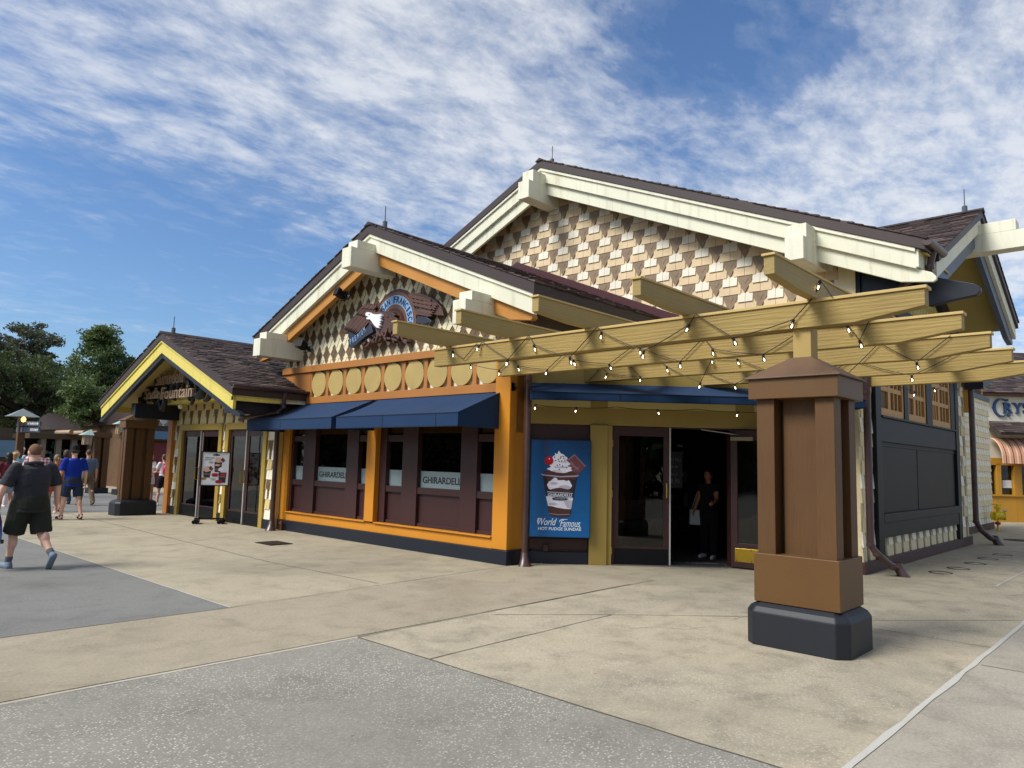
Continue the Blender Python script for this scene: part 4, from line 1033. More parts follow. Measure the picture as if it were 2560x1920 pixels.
b = B(RGT); harlequin(b, .16, 7.8, 4.62, 5.5, .22, .42, .02, (0,1,2), 4); P('upper_shingle', b, [sh_yel, sh_brn2, MATS['shingle_gap']], clips=[(RGT @ V((0,0,5.5)), V((0,0,1))), (RGT @ V((0,0,4.6)), V((0,0,-1)))])
downspout([(20.78, 3.95, 3.9), (20.78, 3.95, .55), (20.82, 3.86, .36), (21.05, 3.72, .17), (21.2, 3.65, .13)], .065, (.5, -.7))
b = B(RGT); b.box(7.70, 7.85, -.10, .0, 3.2, 4.6); P('end_post', b, [tan_w]); b = B(RGT); b.prism([(7.6, 3.75), (9.6, 4.25), (9.6, 4.55), (7.6, 4.55)], -.45, -.05); P('eave_beam', b, [navy])
# cross gable on the right wall
ZA3, SL3, H3 = 6.95, .47, 3.62
gable_roof(CRG, 0, H3, ZA3, SL3, -1.25, 2.55, .15, 51, tab=.3, expo=.17)
rake(CRG, 'fascia_board', cream, 0, H3-.05, ZA3, SL3, .15, .43, -1.2, -1.13)
rake(CRG, 'rake_beam', navy_l, 0, H3-.1, ZA3, SL3, .42, .72, -1.13, -1.02, round_end=True)
b = B(CRG)
for sg in (-1, 1): b.prism([(0, ZA3-.16), (sg*(H3-.03), ZA3-SL3*(H3-.03)-.16), (sg*(H3-.03), ZA3-SL3*(H3-.03)-.19), (0, ZA3-.19)], -1.12, .0)
P('soffit', b, [yel_soft])
b = B(CRG)
for sg in (-1, 1): 
    for q in (.93, .98): b.prism([(sg*.3, ZA3-SL3*.3-.192), (sg*(H3-.3), ZA3-SL3*(H3-.3)-.192), (sg*(H3-.3), ZA3-SL3*(H3-.3)-.205), (sg*.3, ZA3-SL3*.3-.205)], -q-.01, -q+.012)
P('vent_strip', b, [paint('vent_dark', c('#8a7a48'), .7, .05)])
b = B(CRG); b.prism([(-3.55, 4.3), (-3.55, 5.1), (0, 6.77), (3.55, 5.1), (3.55, 4.3)], .0, .2); P('cross_gable_wall', b, [yel_soft])
b = B(CRG); b.prism([(.2, 6.05), (3.9, 4.35), (3.9, 4.75), (.2, 6.45)], -.12, .0); b.box(-3.5, 3.7, -.1, 0, 4.65, 4.85); P('tie_beam', b, [navy], bevel=.01)
bracket(CRG, -.17, .17, 6.05, 6.40, 6.62, -2.0, .18, .0, cream2)
b = B(CRG); b.tube([(-3.4,-.9,4.55),(-3.4,-.85,4.6),(-3.25,-.7,4.72)], .07, 12); o = P('soffit_lamp', b, [black])
b = B(CRG); b.lathe([(.055, 0), (.05, -.01)], (-3.4, -.93, 4.51), 12, ax='z'); P('lamp_glow', b, [flat('warm_lamp', c('#ffe2b0'), .4, 0, 5)], o)
# extension with plain coursed shingles
EXT = frame((24.0, 4.8, 0), 0)
b = B(EXT); b.box(-3.2, 3.62, .02, .5, 0, 4.0); P('extension_wall', b, [sh_p2])
b = B(EXT); rr = random.Random(3); z = .2; j = 0
while z < 3.95:
    u = -2 - (j % 2)*.17
    while u < 3.6:
        if j % 2 == 0:
            w = .36; b.add([(u,-.03,z),(min(u+w-.05,3.6),-.03,z),(min(u+w-.05,3.6),.02,z),(u,.02,z),(u,-.008,z+.19),(min(u+w-.05,3.6),-.008,z+.19),(min(u+w-.05,3.6),.02,z+.19),(u,.02,z+.19)], [(0,3,2,1),(4,5,6,7),(0,1,5,4),(1,2,6,5),(2,3,7,6),(3,0,4,7)], 0)
        else:
            w = .42; b.add([(u,-.04,z),(min(u+w-.003,3.62),-.04,z),(min(u+w-.003,3.62),.02,z),(u,.02,z),(u,-.012,z+.17),(min(u+w-.003,3.62),-.012,z+.17),(min(u+w-.003,3.62),.02,z+.17),(u,.02,z+.17)], [(0,3,2,1),(4,5,6,7),(0,1,5,4),(1,2,6,5),(2,3,7,6),(3,0,4,7)], 1)
        u += w
    z += .185 if j % 2 == 0 else .165; j += 1
P('extension_shingles', b, [sh_p1, sh_p2])
b = B(EXT); b.box(-3.2, 3.65, -.05, .0, 0, .2); P('base_board', b, [MATS['maroon_base']])
b = B(EXT); b.box(-3.2, 3.66, -.06, .5, 4.0, 4.13); P('coping', b, [navy_l])
b = B(EXT); q = -.5
while q < 2.9:
    b.prism([(q, 4.13), (q+.9, 5.03), (q+.93, 5.0), (q+.03, 4.10)], .05, .08); b.prism([(q+.9, 4.13), (q, 5.03), (q+.03, 5.06), (q+.93, 4.16)], .08, .11); q += .16
P('lattice', b, [MATS['maroon_base']], clips=[(EXT @ V((0,0,5.0)), V((0,0,1))), (EXT @ V((0,0,4.13)), V((0,0,-1))), (EXT @ V((2.9,0,0)), V((1,0,0))), (EXT @ V((.4,0,0)), V((-1,0,0)))])
b = B(EXT); b.box(2.9, 3.05, .02, .2, 4.13, 5.1); b.box(.3, .42, .02, .2, 4.13, 5.1); P('lattice_post', b, [tan_w])

# ================================================================ porch gable on the left
ZA4, SL4, H4 = 4.69, .385, 4.03
b = B(POR); b.box(-2.79, 3.0, .03, .25, 2.5, 3.04); b.box(-2.5, -2.1, .03, .2, 0, 2.5); b.box(.49, .70, .03, .2, 0, 2.5); b.box(2.80, 3.15, .03, .2, 0, 2.5); P('porch_wall', b, [sh_yel])
b = B(POR); shield_rows(b, -2.5, 3.05, 2.48, 3.05, .50, .40, .03, (0,0,1), 11, 1)
for a, e in ((-2.5, -2.1), (.49, .70), (2.80, 3.1)): shield_rows(b, a, e, .22, 2.5, .42, .46, .03, (0,2,1), 12)
P('porch_shingles', b, [paint('shingle_straw', c('#d9c48c', .9), .65, .08), sh_brn2, sh_p1])
b = B(POR); b.box(-2.79, -2.5, -.08, .2, 0, 3.03); P('corner_post', b, [paint('porch_post_orange', c('#a86a2a', .95), .5, .06)], bevel=.006)
b = B(POR); b.box(-2.5, -2.1, -.02, .02, 0, .21); b.box(.49, .7, -.02, .02, 0, .21); b.box(2.8, 3.12, -.02, .02, 0, .21); P('base_board', b, [navy])
fyel = paint('olive_yellow_frame', c('#a3883a', .95), .5, .05)
for a, e in ((-2.09, .49), (.70, 2.80)):
    b = B(POR); b.box(a, a+.17, -.04, .12, 0, 2.5); b.box(e-.17, e, -.04, .12, 0, 2.5); b.box(a+.17, e-.17, -.04, .12, 2.33, 2.5); P('door_frame', b, [fyel], bevel=.005)
    w = (e-a-.34)/2
    for i in (0, 1):
        o = door_leaf(frame(POR @ V((a+.17+i*w, .03, 0)), -90), w-.012, 2.32, .30, black)
        hx = a+.17+w + (-.09 if i == 0 else .09)
        b = B(POR); b.tube([(hx,.03,1.0),(hx,-.05,1.02),(hx,-.05,1.32),(hx,.03,1.34)], .012, 8); P('handle', b, [brass], o, smooth=True)
        if i == 0:
            b = B(POR); b.box(a+.17+w-.014, a+.17+w+.012, .0, .03, .02, 2.32); P('edge_strip', b, [edge_w], o)
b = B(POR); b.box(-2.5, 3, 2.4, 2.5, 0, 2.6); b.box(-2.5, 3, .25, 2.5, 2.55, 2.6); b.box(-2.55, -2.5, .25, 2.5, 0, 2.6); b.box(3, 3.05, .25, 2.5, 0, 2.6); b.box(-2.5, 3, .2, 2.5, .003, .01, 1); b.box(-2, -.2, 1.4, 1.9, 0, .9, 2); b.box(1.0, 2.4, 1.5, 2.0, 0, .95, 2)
P('porch_interior', b, [inter, inter_f, flat('table_wood', (.05,.03,.02), .5)])
def roof_gap(u, v): return False
gable_roof(POR, 0, H4, ZA4, SL4, -1.55, 3.2, .18, 71, tab=.24, expo=.135, skipR=lambda u, v: u > 1.86 and v < 1.05, halfL=H4)
rake(POR, 'fascia_board', yellow, 0, H4-.04, ZA4, SL4, .18, .50, -1.50, -1.43)
rake(POR, 'fascia_moulding', yellow, 0, H4-.04, ZA4, SL4, .18, .235, -1.53, -1.501, bev=.004)
rake(POR, 'rake_board', navy, 0, H4+.2, ZA4, SL4, .495, .62, -1.47, -1.36, xl=H4+.1, xr=H4+.22, round_end=True)
b = B(POR)
for sg in (-1, 1): b.prism([(0, ZA4-.19), (sg*(H4-.02), ZA4-SL4*(H4-.02)-.19), (sg*(H4-.02), ZA4-SL4*(H4-.02)-.215), (0, ZA4-.215)], -1.43, .0)
b.box(-3.95, 3.6, -.5, .25, 3.045, 3.07)
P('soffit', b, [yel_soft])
b = B(POR); b.box(-4.0, 3.35, -.60, -.42, 3.03, 3.33); P('tie_beam', b, [yellow], bevel=.006)
b = B(POR); b.prism([(-3.3, 3.33), (0, 4.42), (3.3, 3.33)], -.45, -.3, 'y', 1); shield_rows(b, -3.2, 3.2, 3.30, 4.5, .40, .42, -.45, (0,0,1), 14)
P('porch_gable_wall', b, [sh_yel, sh_brn2], clips=clip_under(POR, 0, ZA4, SL4, .25) + [(POR @ V((0,0,3.31)), V((0,0,-1)))])
b = B(); b.box(7.25, 8.35, 14.86, 14.95, 2.85, 3.12); P('eave_board', b, [yellow]); b = B(); b.box(8.36, 9.0, 14.87, 14.95, 2.87, 3.12); P('eave_board', b, [cream])
b = B(); b.box(7.30, 9.0, 22.75, 22.85, 2.82, 3.05); P('eave_board', b, [yellow])
b = B(); b.box(7.35, 8.95, 15.12, 15.45, 2.60, 2.86); P('eave_beam', b, [navy])
gutter([(7.18, 14.79, 3.17), (9.02, 14.79, 3.17)], .075)
downspout([(8.42, 14.82, 3.12), (8.42, 14.84, 2.78), (8.36, 14.95, 2.66), (7.85, 15.5, 2.52), (7.8, 15.62, 2.48)], .05)
downspout([(8.70, 15.55, 2.6), (8.70, 15.55, .12)], .055, (-.6, -.6))
b = B(); b.box(7.55, 8.75, 21.12, 21.42, 2.62, 3.03); P('porch_beam', b, [navy], bevel=.008)
b = B(POR); b.lathe([(.02, 3.03), (.06, 3.02), (.075, 2.97), (.05, 2.91), (.0, 2.90)], (-1.4, -.35, 0), 14); P('globe_lamp', b, [paint('lamp_opal', c('#e6e2d4'), .3, .03)], smooth=True)
def roof_rod(x, y, z, hh):
    b = B(); b.lathe([(.05, z-.08), (.05, z+.12), (.02, z+.14)], (x, y, 0), 10); b.tube([(x, y, z+.1), (x, y, z+hh)], .010, 6); P('lightning_rod', b, [paint('rod_grey', c('#55595c'), .4, .05)])
for q in ((7.5, 18.85, 4.74, .42), (8.9, 12.05, 6.47, .45), (12.9, 10.93, 8.84, .45), (16.7, 3.15, 6.98, .48)): roof_rod(*q)

# porch column
brown_t = timber('column_brown', c('#6a4a2a', .72), 'z', .4, .55, .1); brown_c = paint('column_cap', c('#6c523c', .78), .55, .16, 2.2, (1,1,.3), .2, 9)
brown_b = paint('column_box', c('#6e4d26', .72), .5, .05, gstr=.12)
base_n = paint('column_base_navy', c('#232834', .5), .55, .12, 2.2, gstr=.12, gscale=18, spec=.5, dirt=.15)
def column(parent, cx, cy, hx, hy, zt, lower=True, bx=.12, base_h=.32, dome=.10):
    ch = .10; b = B(); L = []
    def ring(hx_, hy_, c_, z): return [(cx-hx_+c_, cy-hy_, z), (cx+hx_-c_, cy-hy_, z), (cx+hx_, cy-hy_+c_, z), (cx+hx_, cy+hy_-c_, z), (cx+hx_-c_, cy+hy_, z), (cx-hx_+c_, cy+hy_, z), (cx-hx_, cy+hy_-c_, z), (cx-hx_, cy-hy_+c_, z)]
    for t, z in ((0, 0), (0, base_h), (.03, base_h+dome*.45), (.09, base_h+dome*.8), (.13, base_h+dome*.95), (.30, base_h+dome)): L += ring(hx-t, hy-t, max(.01, ch-t*.5), z)
    n = 8; fs = [(i*n+k, i*n+(k+1) % n, (i+1)*n+(k+1) % n, (i+1)*n+k) for i in range(5) for k in range(n)] + [tuple(range(40, 48)), tuple(range(7, -1, -1))]
    b.add(L, fs); o1 = b.build('base', [base_n], parent, bevel=.012)
    ux, uy = hx-bx-.02, hy-bx-.02
    z0 = base_h+dome*.85
    if lower:
        b = B(); b.box(cx-ux, cx+ux, cy-uy, cy+uy, z0, .87); b.build('lower_box', [brown_b], parent, bevel=.006); z0 = .855
    ux -= .03; uy -= .03; pw = min(.185, ux*.62)
    for sx in (-1, 1):
        for sy in (-1, 1):
            b = B(); x0, x1 = sorted((cx+sx*ux, cx+sx*(ux-pw))); y0, y1 = sorted((cy+sy*uy, cy+sy*(uy-pw)))
            b.box(x0, x1, y0, y1, z0, zt-.20); b.build('shaft', [brown_t], parent, bevel=.005)
    b = B(); b.box(cx-ux*.55, cx+ux*.55, cy-uy*.42, cy+uy*.42, z0, zt-.2); b.box(cx-ux*.3, cx+ux*.3, cy-uy*.75, cy+uy*.75, z0, zt-.2); b.build('core', [brown_t], parent)
    ux += .06; uy += .06
    b = B(); b.box(cx-ux, cx+ux, cy-uy, cy+uy, zt-.2, zt); b.build('cap', [brown_b], parent, bevel=.005)
    b = B(); e = .03; q = .10
    b.add([(cx-ux-e, cy-uy-e, zt), (cx+ux+e, cy-uy-e, zt), (cx+ux+e, cy+uy+e, zt), (cx-ux-e, cy+uy+e, zt), (cx-ux-e, cy-uy-e, zt+.012), (cx+ux+e, cy-uy-e, zt+.012), (cx+ux+e, cy+uy+e, zt+.012), (cx-ux-e, cy+uy+e, zt+.012), (cx-q, cy-q, zt+.23), (cx+q, cy-q, zt+.23), (cx+q, cy+q, zt+.23), (cx-q, cy+q, zt+.23)],
          [(3,2,1,0), (0,1,5,4), (1,2,6,5), (2,3,7,6), (3,0,4,7), (4,5,9,8), (5,6,10,9), (6,7,11,10), (7,4,8,11), (8,9,10,11)]); b.build('cap_roof', [brown_c], parent, bevel=.004)
t = thing('porch_column', 'brown four post timber column on navy plinth under the yellow porch gable', 'column', (7.75, 21.3, 0))
column(t, 7.76, 21.32, .54, .33, 2.55, False)

# ------------------------------------------------------------------ eagle emblem on the middle gable (own sign)
EM = thing('emblem_sign', 'carved brown eagle emblem with blue arched lettering on the middle gable', 'sign', (8.9, 12, 4.5))
e_br = paint('emblem_brown', c('#583c33', .9), .5, .1); e_rim = paint('emblem_rim', c('#4a302c', .85), .45, .08); e_rust = paint('emblem_rust', c('#7a4e34', .9), .5, .15, 4)
e_blue = paint('emblem_blue', c('#7fa6d2', .95), .5, .04); e_wh = paint('emblem_white', c('#e6e6e8', .95), .5, .03); e_navy = paint('emblem_navy', c('#2b2f3e', .85), .45, .08); e_ink = flat('emblem_ink', c('#12161c'), .5)
lwing = [(-0.161,4.734),(-0.286,4.823),(-0.433,4.909),(-0.618,4.946),(-0.78,4.911),(-0.96,4.808),(-1.102,4.724),(-1.308,4.622),(-1.451,4.51),(-1.491,4.456),(-1.454,4.421),(-1.473,4.378),(-1.29,4.416),(-1.079,4.457),(-0.912,4.483),(-0.745,4.471),(-0.635,4.391),(-0.578,4.441),(-0.459,4.477),(-0.301,4.496)]
ebody = [(-0.46,4.489),(-0.486,4.553),(-0.317,4.705),(-0.079,4.688),(0.115,4.676),(0.307,4.641),(0.425,4.561),(0.371,4.526),(0.467,4.492),(0.549,4.365),(0.628,4.287),(0.521,4.24),(0.373,4.232),(0.261,4.226),(0.051,4.235),(-0.148,4.304),(-0.292,4.385)]
ehead = [(-0.498,4.712),(-0.397,4.708),(-0.334,4.67),(-0.173,4.633),(-0.074,4.624),(0.019,4.625),(0.055,4.575),(-0.011,4.559),(0.058,4.539),(-0.009,4.529),(0.043,4.481),(-0.024,4.465),(0.027,4.435),(-0.021,4.428),(0.021,4.376),(-0.047,4.383),(-0.013,4.326),(-0.113,4.354),(-0.195,4.411),(-0.281,4.493),(-0.345,4.547),(-0.466,4.566),(-0.473,4.601),(-0.409,4.606),(-0.447,4.629),(-0.492,4.634),(-0.519,4.674)]
rwing = [(0.693,4.955),(0.836,4.964),(1.051,4.934),(1.229,4.875),(1.405,4.799),(1.509,4.74),(1.632,4.646),(1.718,4.568),(1.763,4.496),(1.801,4.397),(1.661,4.414),(1.458,4.466),(1.321,4.488),(1.288,4.47),(1.217,4.504),(1.148,4.504),(1.097,4.481),(0.991,4.488),(0.93,4.622),(0.847,4.794)]
ribbon = [(-1.088,4.188),(-0.892,4.238),(-0.648,4.294),(-0.451,4.372),(-0.317,4.443),(-0.262,4.382),(-0.204,4.261),(-0.398,4.208),(-0.595,4.135),(-0.752,4.058),(-0.903,3.997),(-1.0,4.024),(-1.049,4.103)]
tailb = [(-1.226,4.422),(-0.908,4.433),(-0.852,4.265),(-0.912,4.228),(-1.078,4.187),(-1.095,4.145),(-1.24,4.08),(-1.212,4.206),(-1.292,4.315)]
rtail = [(1.013,4.428),(1.098,4.458),(1.325,4.42),(1.483,4.327),(1.436,4.261),(1.4,4.305),(1.213,4.292),(1.018,4.348)]
def em(name, b, m, par=None, **kw): return b.build(name, m if isinstance(m, list) else [m], par or EM, **kw)
cx, cz = .20, 4.38
EMF = frame((9.05, 12.0-.03, 0), -90)
b = B(EMF)
def arch(r0, r1, y0, y1, m):
    n = 36; z0 = cz-.12
    po = [(cx+r1, z0)] + [(cx+r1*math.cos(math.pi*k/n), cz+r1*math.sin(math.pi*k/n)) for k in range(n+1)] + [(cx-r1, z0), (cx-r0, z0)] + [(cx-r0*math.cos(math.pi*k/n), cz+r0*math.sin(math.pi*k/n)) for k in range(n+1)] + [(cx+r0, z0)]
    b.prism(po, y0, y1, 'y', m)
for q_ in ((.02, .765, .0, .06, 0), (.02, .70, -.02, .0, 1), (.445, .635, -.035, -.02, 2), (.02, .445, -.035, -.02, 1), (.02, .36, -.05, -.035, 0), (.02, .31, -.06, -.05, 1)): arch(*q_)
em('round_medallion', b, [e_rim, e_rust, e_blue])
def feather(b, x, z, L, w, ang, y0, y1, m=0):
    ca, sa = math.cos(ang), math.sin(ang); p = [(0, -w*.5), (L*.75, -w*.5), (L, 0), (L*.75, w*.5), (0, w*.5)]
    b.prism([(x+u*ca-v*sa, z+u*sa+v*ca) for u, v in p], y0, y1, 'y', m)
b = B(EMF); b.prism(lwing, -.10, .0); 
for i in range(9):
    t = i/8
    feather(b, -.42-.50*t, 4.62+.16*t-.05*t*t, .62-.05*t, .052, rad(180+28+6*(1-t)), -.13-.004*(i % 2), -.10)
for i in range(8):
    t = i/7; feather(b, -.28-.46*t, 4.74+.13*t, .26, .045, rad(180+32), -.15-.004*(i % 2), -.12)
for i in range(6):
    t = i/5; feather(b, -.24-.36*t, 4.83+.07*t, .15, .05, rad(180+25), -.165-.004*(i % 2), -.12)
em('left_wing'.replace('left_', ''), b, e_br, bevel=.006)
b = B(EMF); b.prism(rwing, -.10, .0)
for i in range(6):
    t = i/5; feather(b, 1.02+.22*t, 4.53+.22*t-.0*t, .50-.05*t, .055, rad(-13-7*t), -.13-.004*(i % 2), -.10)
for i in range(5):
    for j in range(3): feather(b, .80+.13*i+.03*j, 4.90-.09*j-.035*i+.01*j, .15, .06, rad(-20), -.14-.008*j, -.10)
em('wing', b, e_br, bevel=.006)
b = B(EMF); b.prism(ebody, -.17, -.05)
for i in range(7):
    t = i/6; feather(b, .10+.30*math.sin(t*3), 4.62-.06*i, .15, .045, rad(-40-8*i), -.185, -.16)
em('eagle_body', b, e_br, bevel=.01)
b = B(EMF); b.prism(ehead, -.225, -.15); em('eagle_head', b, e_wh, bevel=.004)
b = B(EMF); b.prism([(-.40,4.662),(-.365,4.668),(-.345,4.648),(-.385,4.645)], -.229, -.224); em('eagle_eye', b, e_ink)
b = B(EMF); b.prism(tailb, -.10, -.02); b.prism([(-.93,4.41),(-.90,4.40),(-1.02,4.27),(-.93,4.22),(-.96,4.215),(-1.06,4.27)], -.105, -.10, 'y', 1); em('ribbon_tail', b, [e_navy, e_ink], bevel=.006)
b = B(EMF); b.prism(rtail, -.12, -.02); em('ribbon_tail', b, e_navy, bevel=.006)
b = B(EMF); b.prism(ribbon, -.24, -.14); rb = em('ribbon', b, e_navy, bevel=.008)
b = B(EMF); xx, zz = -.975, 4.075
for i, ch in enumerate('PREMIUM'):
    t = i/6; an = rad(18+12*t); put_text(b, ch, xx, zz, .055 if ch not in 'I' else .014, .115, -.246, -.24, bold=.01, shear=.1, rot=an)
    st = .094 if ch != 'I' else .060
    xx += st*math.cos(an); zz += st*math.sin(an)*.98
em('lettering', b, e_blue, rb)
b = B(EMF)
for i, ch in enumerate('SAN FRANCISCO'):
    if ch == ' ': continue
    a = rad(133 - i*11.2); r_ = .475; w = .03 if ch == 'I' else .078
    put_text(b, ch, cx + r_*math.cos(a) - (w/2)*math.sin(a), cz + r_*math.sin(a) + (w/2)*math.cos(a), w, .135, -.042, -.034, bold=.012, rot=a-math.pi/2)
em('lettering', b, e_ink)
b = B(EMF); rr = random.Random(2)
for i in range(46):
    t = rr.random(); x = -.56 + 1.28*t; z = 4.06 + .13*math.sin(t*math.pi)*.9 + rr.uniform(-.07, .05); an = rr.choice((1, -1))*rr.uniform(.2, 1.2) + (math.pi if t < .5 else 0)
    feather(b, x, z, rr.uniform(.11, .17), .045, an, -.15-rr.random()*.05, -.05)
em('olive_branch', b, e_br, bevel=.006)
# ------------------------------------------------------------------ porch gable lettering
PS = thing('porch_sign', 'cut out script lettering with black scrollwork under the yellow porch gable', 'sign', (8.1, 18.85, 3.3))
lt = paint('sign_letter_tan', c('#a68d75', .95), .5, .05); bl = flat('scroll_black', (.008,.008,.010), .45)
b = B(POR); put_text(b, 'Ghirardelli', -2.05, 3.52, 1.9, .36, -.86, -.80, shear=.08, bold=.004); b.build('lettering', [lt], PS)
b = B(POR); put_text(b, 'Soda', -2.55, 3.16, .98, .30, -.90, -.84, shear=.12, bold=.004); put_text(b, 'Fountain', -1.42, 3.12, 1.95, .32, -.90, -.84, shear=.08, bold=.006); b.build('lettering', [lt], PS)
b = B(POR)
def scroll(x, z, r, turns, a0, w, sg=1, y=-.76):
    pts = []; n = int(26*turns)
    for i in range(n+1):
        t = i/n; a = a0 + sg*2*math.pi*turns*t; q = r*(1-.75*t); pts.append((x+q*math.cos(a), y, z+q*math.sin(a)))
    b.tube(pts, [w*(1-.4*abs(2*i/n-1)) for i in range(n+1)], 8)
for a in ((-2.98,3.22,.22,.9,1.5,.055,1),(-2.62,3.30,.30,1.0,4.2,.07,-1),(-2.16,3.62,.28,.9,3.6,.08,1),(-1.95,3.28,.24,1.1,.6,.06,-1),(-1.15,3.48,.22,1.0,2.0,.06,1),(-.75,3.42,.26,.9,4.6,.06,-1),(-.1,3.48,.26,.8,3.6,.065,1),(.62,3.36,.32,1.0,2.2,.075,-1),(1.08,3.30,.24,.9,4.4,.06,1),(-1.62,3.04,.20,.8,1.4,.065,-1),(.18,3.12,.14,.9,5,.05,1)): scroll(a[0], a[1]-.02, a[2]*1.12, a[3], a[4], a[5]*1.45, a[6])
b.tube([(-3.1,-.8,3.32),(2.2,-.8,3.32)], .012, 6); b.tube([(-2.2,-.8,3.11),(.7,-.8,3.08)], .010, 6); b.tube([(-1.9,-.8,3.50),(.9,-.8,3.48)], .010, 6)
for x in (-2.4, -.9, .6): b.tube([(x,-.8,3.3),(x,-.45,3.35)], .012, 6)
b.build('scrollwork', [bl], PS, smooth=True)
# ------------------------------------------------------------------ wall spotlights
def spot(p, yaw, lab):
    o = thing('spotlight', lab, 'spotlight', p, 'black gable spotlights'); f = M.Translation(V(p)) @ M.Rotation(rad(yaw), 4, 'Z') @ M.Rotation(rad(-20), 4, 'X')
    b = B(f); b.box(-.09,.09,-.28,-.10,-.06,.10); b.box(-.10,.10,-.30,-.27,-.07,.11); b.build('lamp_head', [black], o, bevel=.012)
    b = B(f); b.lathe([(.07,-.02),(.085,-.05),(.03,-.08),(.03,-.12)], (.12,0,.0), 12, ax='y'); b.tube([(.12,-.05,0),(.05,-.10,-.03),(0,-.14,-.05)], .025, 8); b.tube([(.05,-.1,-.03),(.02,-.12,-.12),(.08,-.06,-.10)], .01, 6); b.build('mount', [black], o, smooth=True)
spot((8.88, 14.72, 4.12), -80, 'black spotlight beside the left bracket of the middle gable'); spot((8.82, 13.15, 5.10), -100, 'black spotlight high under the left rake of the middle gable')
# ------------------------------------------------------------------ blue poster
PO = thing('poster_sign', 'blue framed poster of a hot fudge sundae beside the corner doors', 'poster', tuple(DIA @ V((.46, -.1, .46))))
px0, pw_, pz0, ph_ = -.05, 1.02, .46, 1.63
def uv(zx, zy):   # traced artwork coordinates (pixels of the artwork) to the poster face
    v = (zy-118)/(1540-118); xl = 165-35*v; xr = 1042-15*v
    return (px0 + (zx-xl)/(xr-xl)*pw_, pz0 + (1-v)*ph_)
p_blue, nt, bs, out = newmat('poster_blue')
g = nt.nodes.new('ShaderNodeSeparateXYZ'); tcn = nt.nodes.new('ShaderNodeTexCoord'); nt.links.new(tcn.outputs['Generated'], g.inputs[0])
nt.links.new(ramp(nt, g.outputs[2], [(0, c('#0468ae', .8)), (.5, c('#045a99', .75)), (1, c('#05457a', .75))]).outputs[0], bs.inputs['Base Color']); bs.inputs['Roughness'].default_value = .3
b = B(DIA); b.box(px0, px0+pw_, -.14, -.03, pz0, pz0+ph_); b.build('panel', [p_blue], PO, bevel=.004)
b = B(DIA)
for a in ((px0-.006, px0, pz0-.006, pz0+ph_+.006), (px0+pw_, px0+pw_+.006, pz0-.006, pz0+ph_+.006), (px0, px0+pw_, pz0-.006, pz0), (px0, px0+pw_, pz0+ph_, pz0+ph_+.006)): b.box(a[0], a[1], -.145, -.03, a[2], a[3])
b.build('poster_frame', [flat('frame_black', (.012,.014,.018), .4)], PO)
def art(name, mat, polys, d):
    b = B(DIA)
    for i, p in enumerate(polys): b.prism([uv(*q) for q in p], -.14-.0012*d-.0004*(i % 3), -.1395)
    return b.build(name, [mat], PO)
a_choc = flat('art_chocolate', c('#35211f'), .4); a_choc2 = flat('art_fudge', c('#4c302c'), .35); a_wh = flat('art_cream', c('#dcdbe6'), .5); a_wh2 = flat('art_cream_shade', c('#b3b1c0'), .5); a_red = flat('art_cherry', c('#a81426'), .3); a_sq = flat('art_square', c('#6a4046'), .4); a_sq2 = flat('art_square_edge', c('#8d636a'), .4); a_cup = flat('art_cup', c('#27202c'), .35); a_lab = flat('art_label', c('#20273c'), .4); a_t = flat('art_white_text', c('#dfe8f2'), .5); a_shd = flat('art_blue_shade', c('#0d5b92', .9), .4); a_rim = flat('art_rim', c('#a596b4'), .35)
def blob(cx_, cy_, rx, ry, n=22, wob=.08, seed=0, a0=0):
    r_ = random.Random(seed); ph = [r_.uniform(0, 6.28) for _ in range(3)]
    return [(cx_ + rx*math.cos(t)*(1+wob*math.sin(5*t+ph[0])+wob*.6*math.sin(9*t+ph[1])), cy_ + ry*math.sin(t)*(1+wob*math.sin(4*t+ph[2])+wob*.6*math.sin(8*t+ph[0]))) for t in (2*math.pi*k/n + a0 for k in range(n))]
art('cup_shadow', a_shd, [[(720, 1215), (1020, 1160), (1020, 1060), (800, 1120), (745, 1180)]], 1)
art('sundae_cup', a_cup, [[(330, 640), (845, 640), (800, 900), (745, 1215), (700, 1245), (580, 1252), (470, 1240), (420, 1215), (375, 920)]], 2)
art('ice_cream', a_wh, [blob(575, 770, 178, 108, 30, .07, 1), [(380, 950), (780, 965), (752, 1130), (660, 1128), (540, 1112), (470, 1095), (410, 1090)]], 3)
art('ice_cream_shade', a_wh2, [blob(660, 815, 90, 34, 18, .1, 3), [(640, 1010), (770, 1000), (750, 1125), (690, 1110)], blob(480, 1060, 70, 18, 14, .1, 8), blob(500, 760, 60, 20, 14, .1, 9)], 4)
art('fudge', a_choc2, [[(345, 645), (840, 645), (815, 700), (740, 690), (690, 720), (640, 705), (560, 712), (520, 660), (450, 720), (420, 735), (400, 690)], blob(590, 870, 150, 45, 22, .1, 4), [(410, 1095), (480, 1105), (560, 1125), (740, 1135), (728, 1230), (580, 1250), (430, 1225)], blob(700, 610, 130, 34, 18, .08, 12), blob(430, 600, 90, 24, 16, .1, 5), [(410, 570), (760, 570), (780, 640), (380, 640)]], 5)
art('cup_rim', a_rim, [[(305, 612), (340, 632), (590, 650), (835, 634), (865, 625), (850, 652), (590, 668), (325, 645)], [(420, 1195), (580, 1212), (735, 1200), (735, 1206), (580, 1219), (420, 1202)]], 6)
art('chocolate_square', a_sq, [[(800, 322), (970, 500), (815, 650), (760, 632), (690, 410)]], 4); art('square_edge', a_sq2, [[(800, 318), (972, 498), (950, 502), (800, 345), (705, 425), (692, 410)], [(735, 425), (775, 445), (800, 490), (850, 520), (870, 560), (830, 540), (800, 520), (770, 500), (745, 470)], [(790, 560), (870, 500), (876, 506), (796, 568)]], 5)
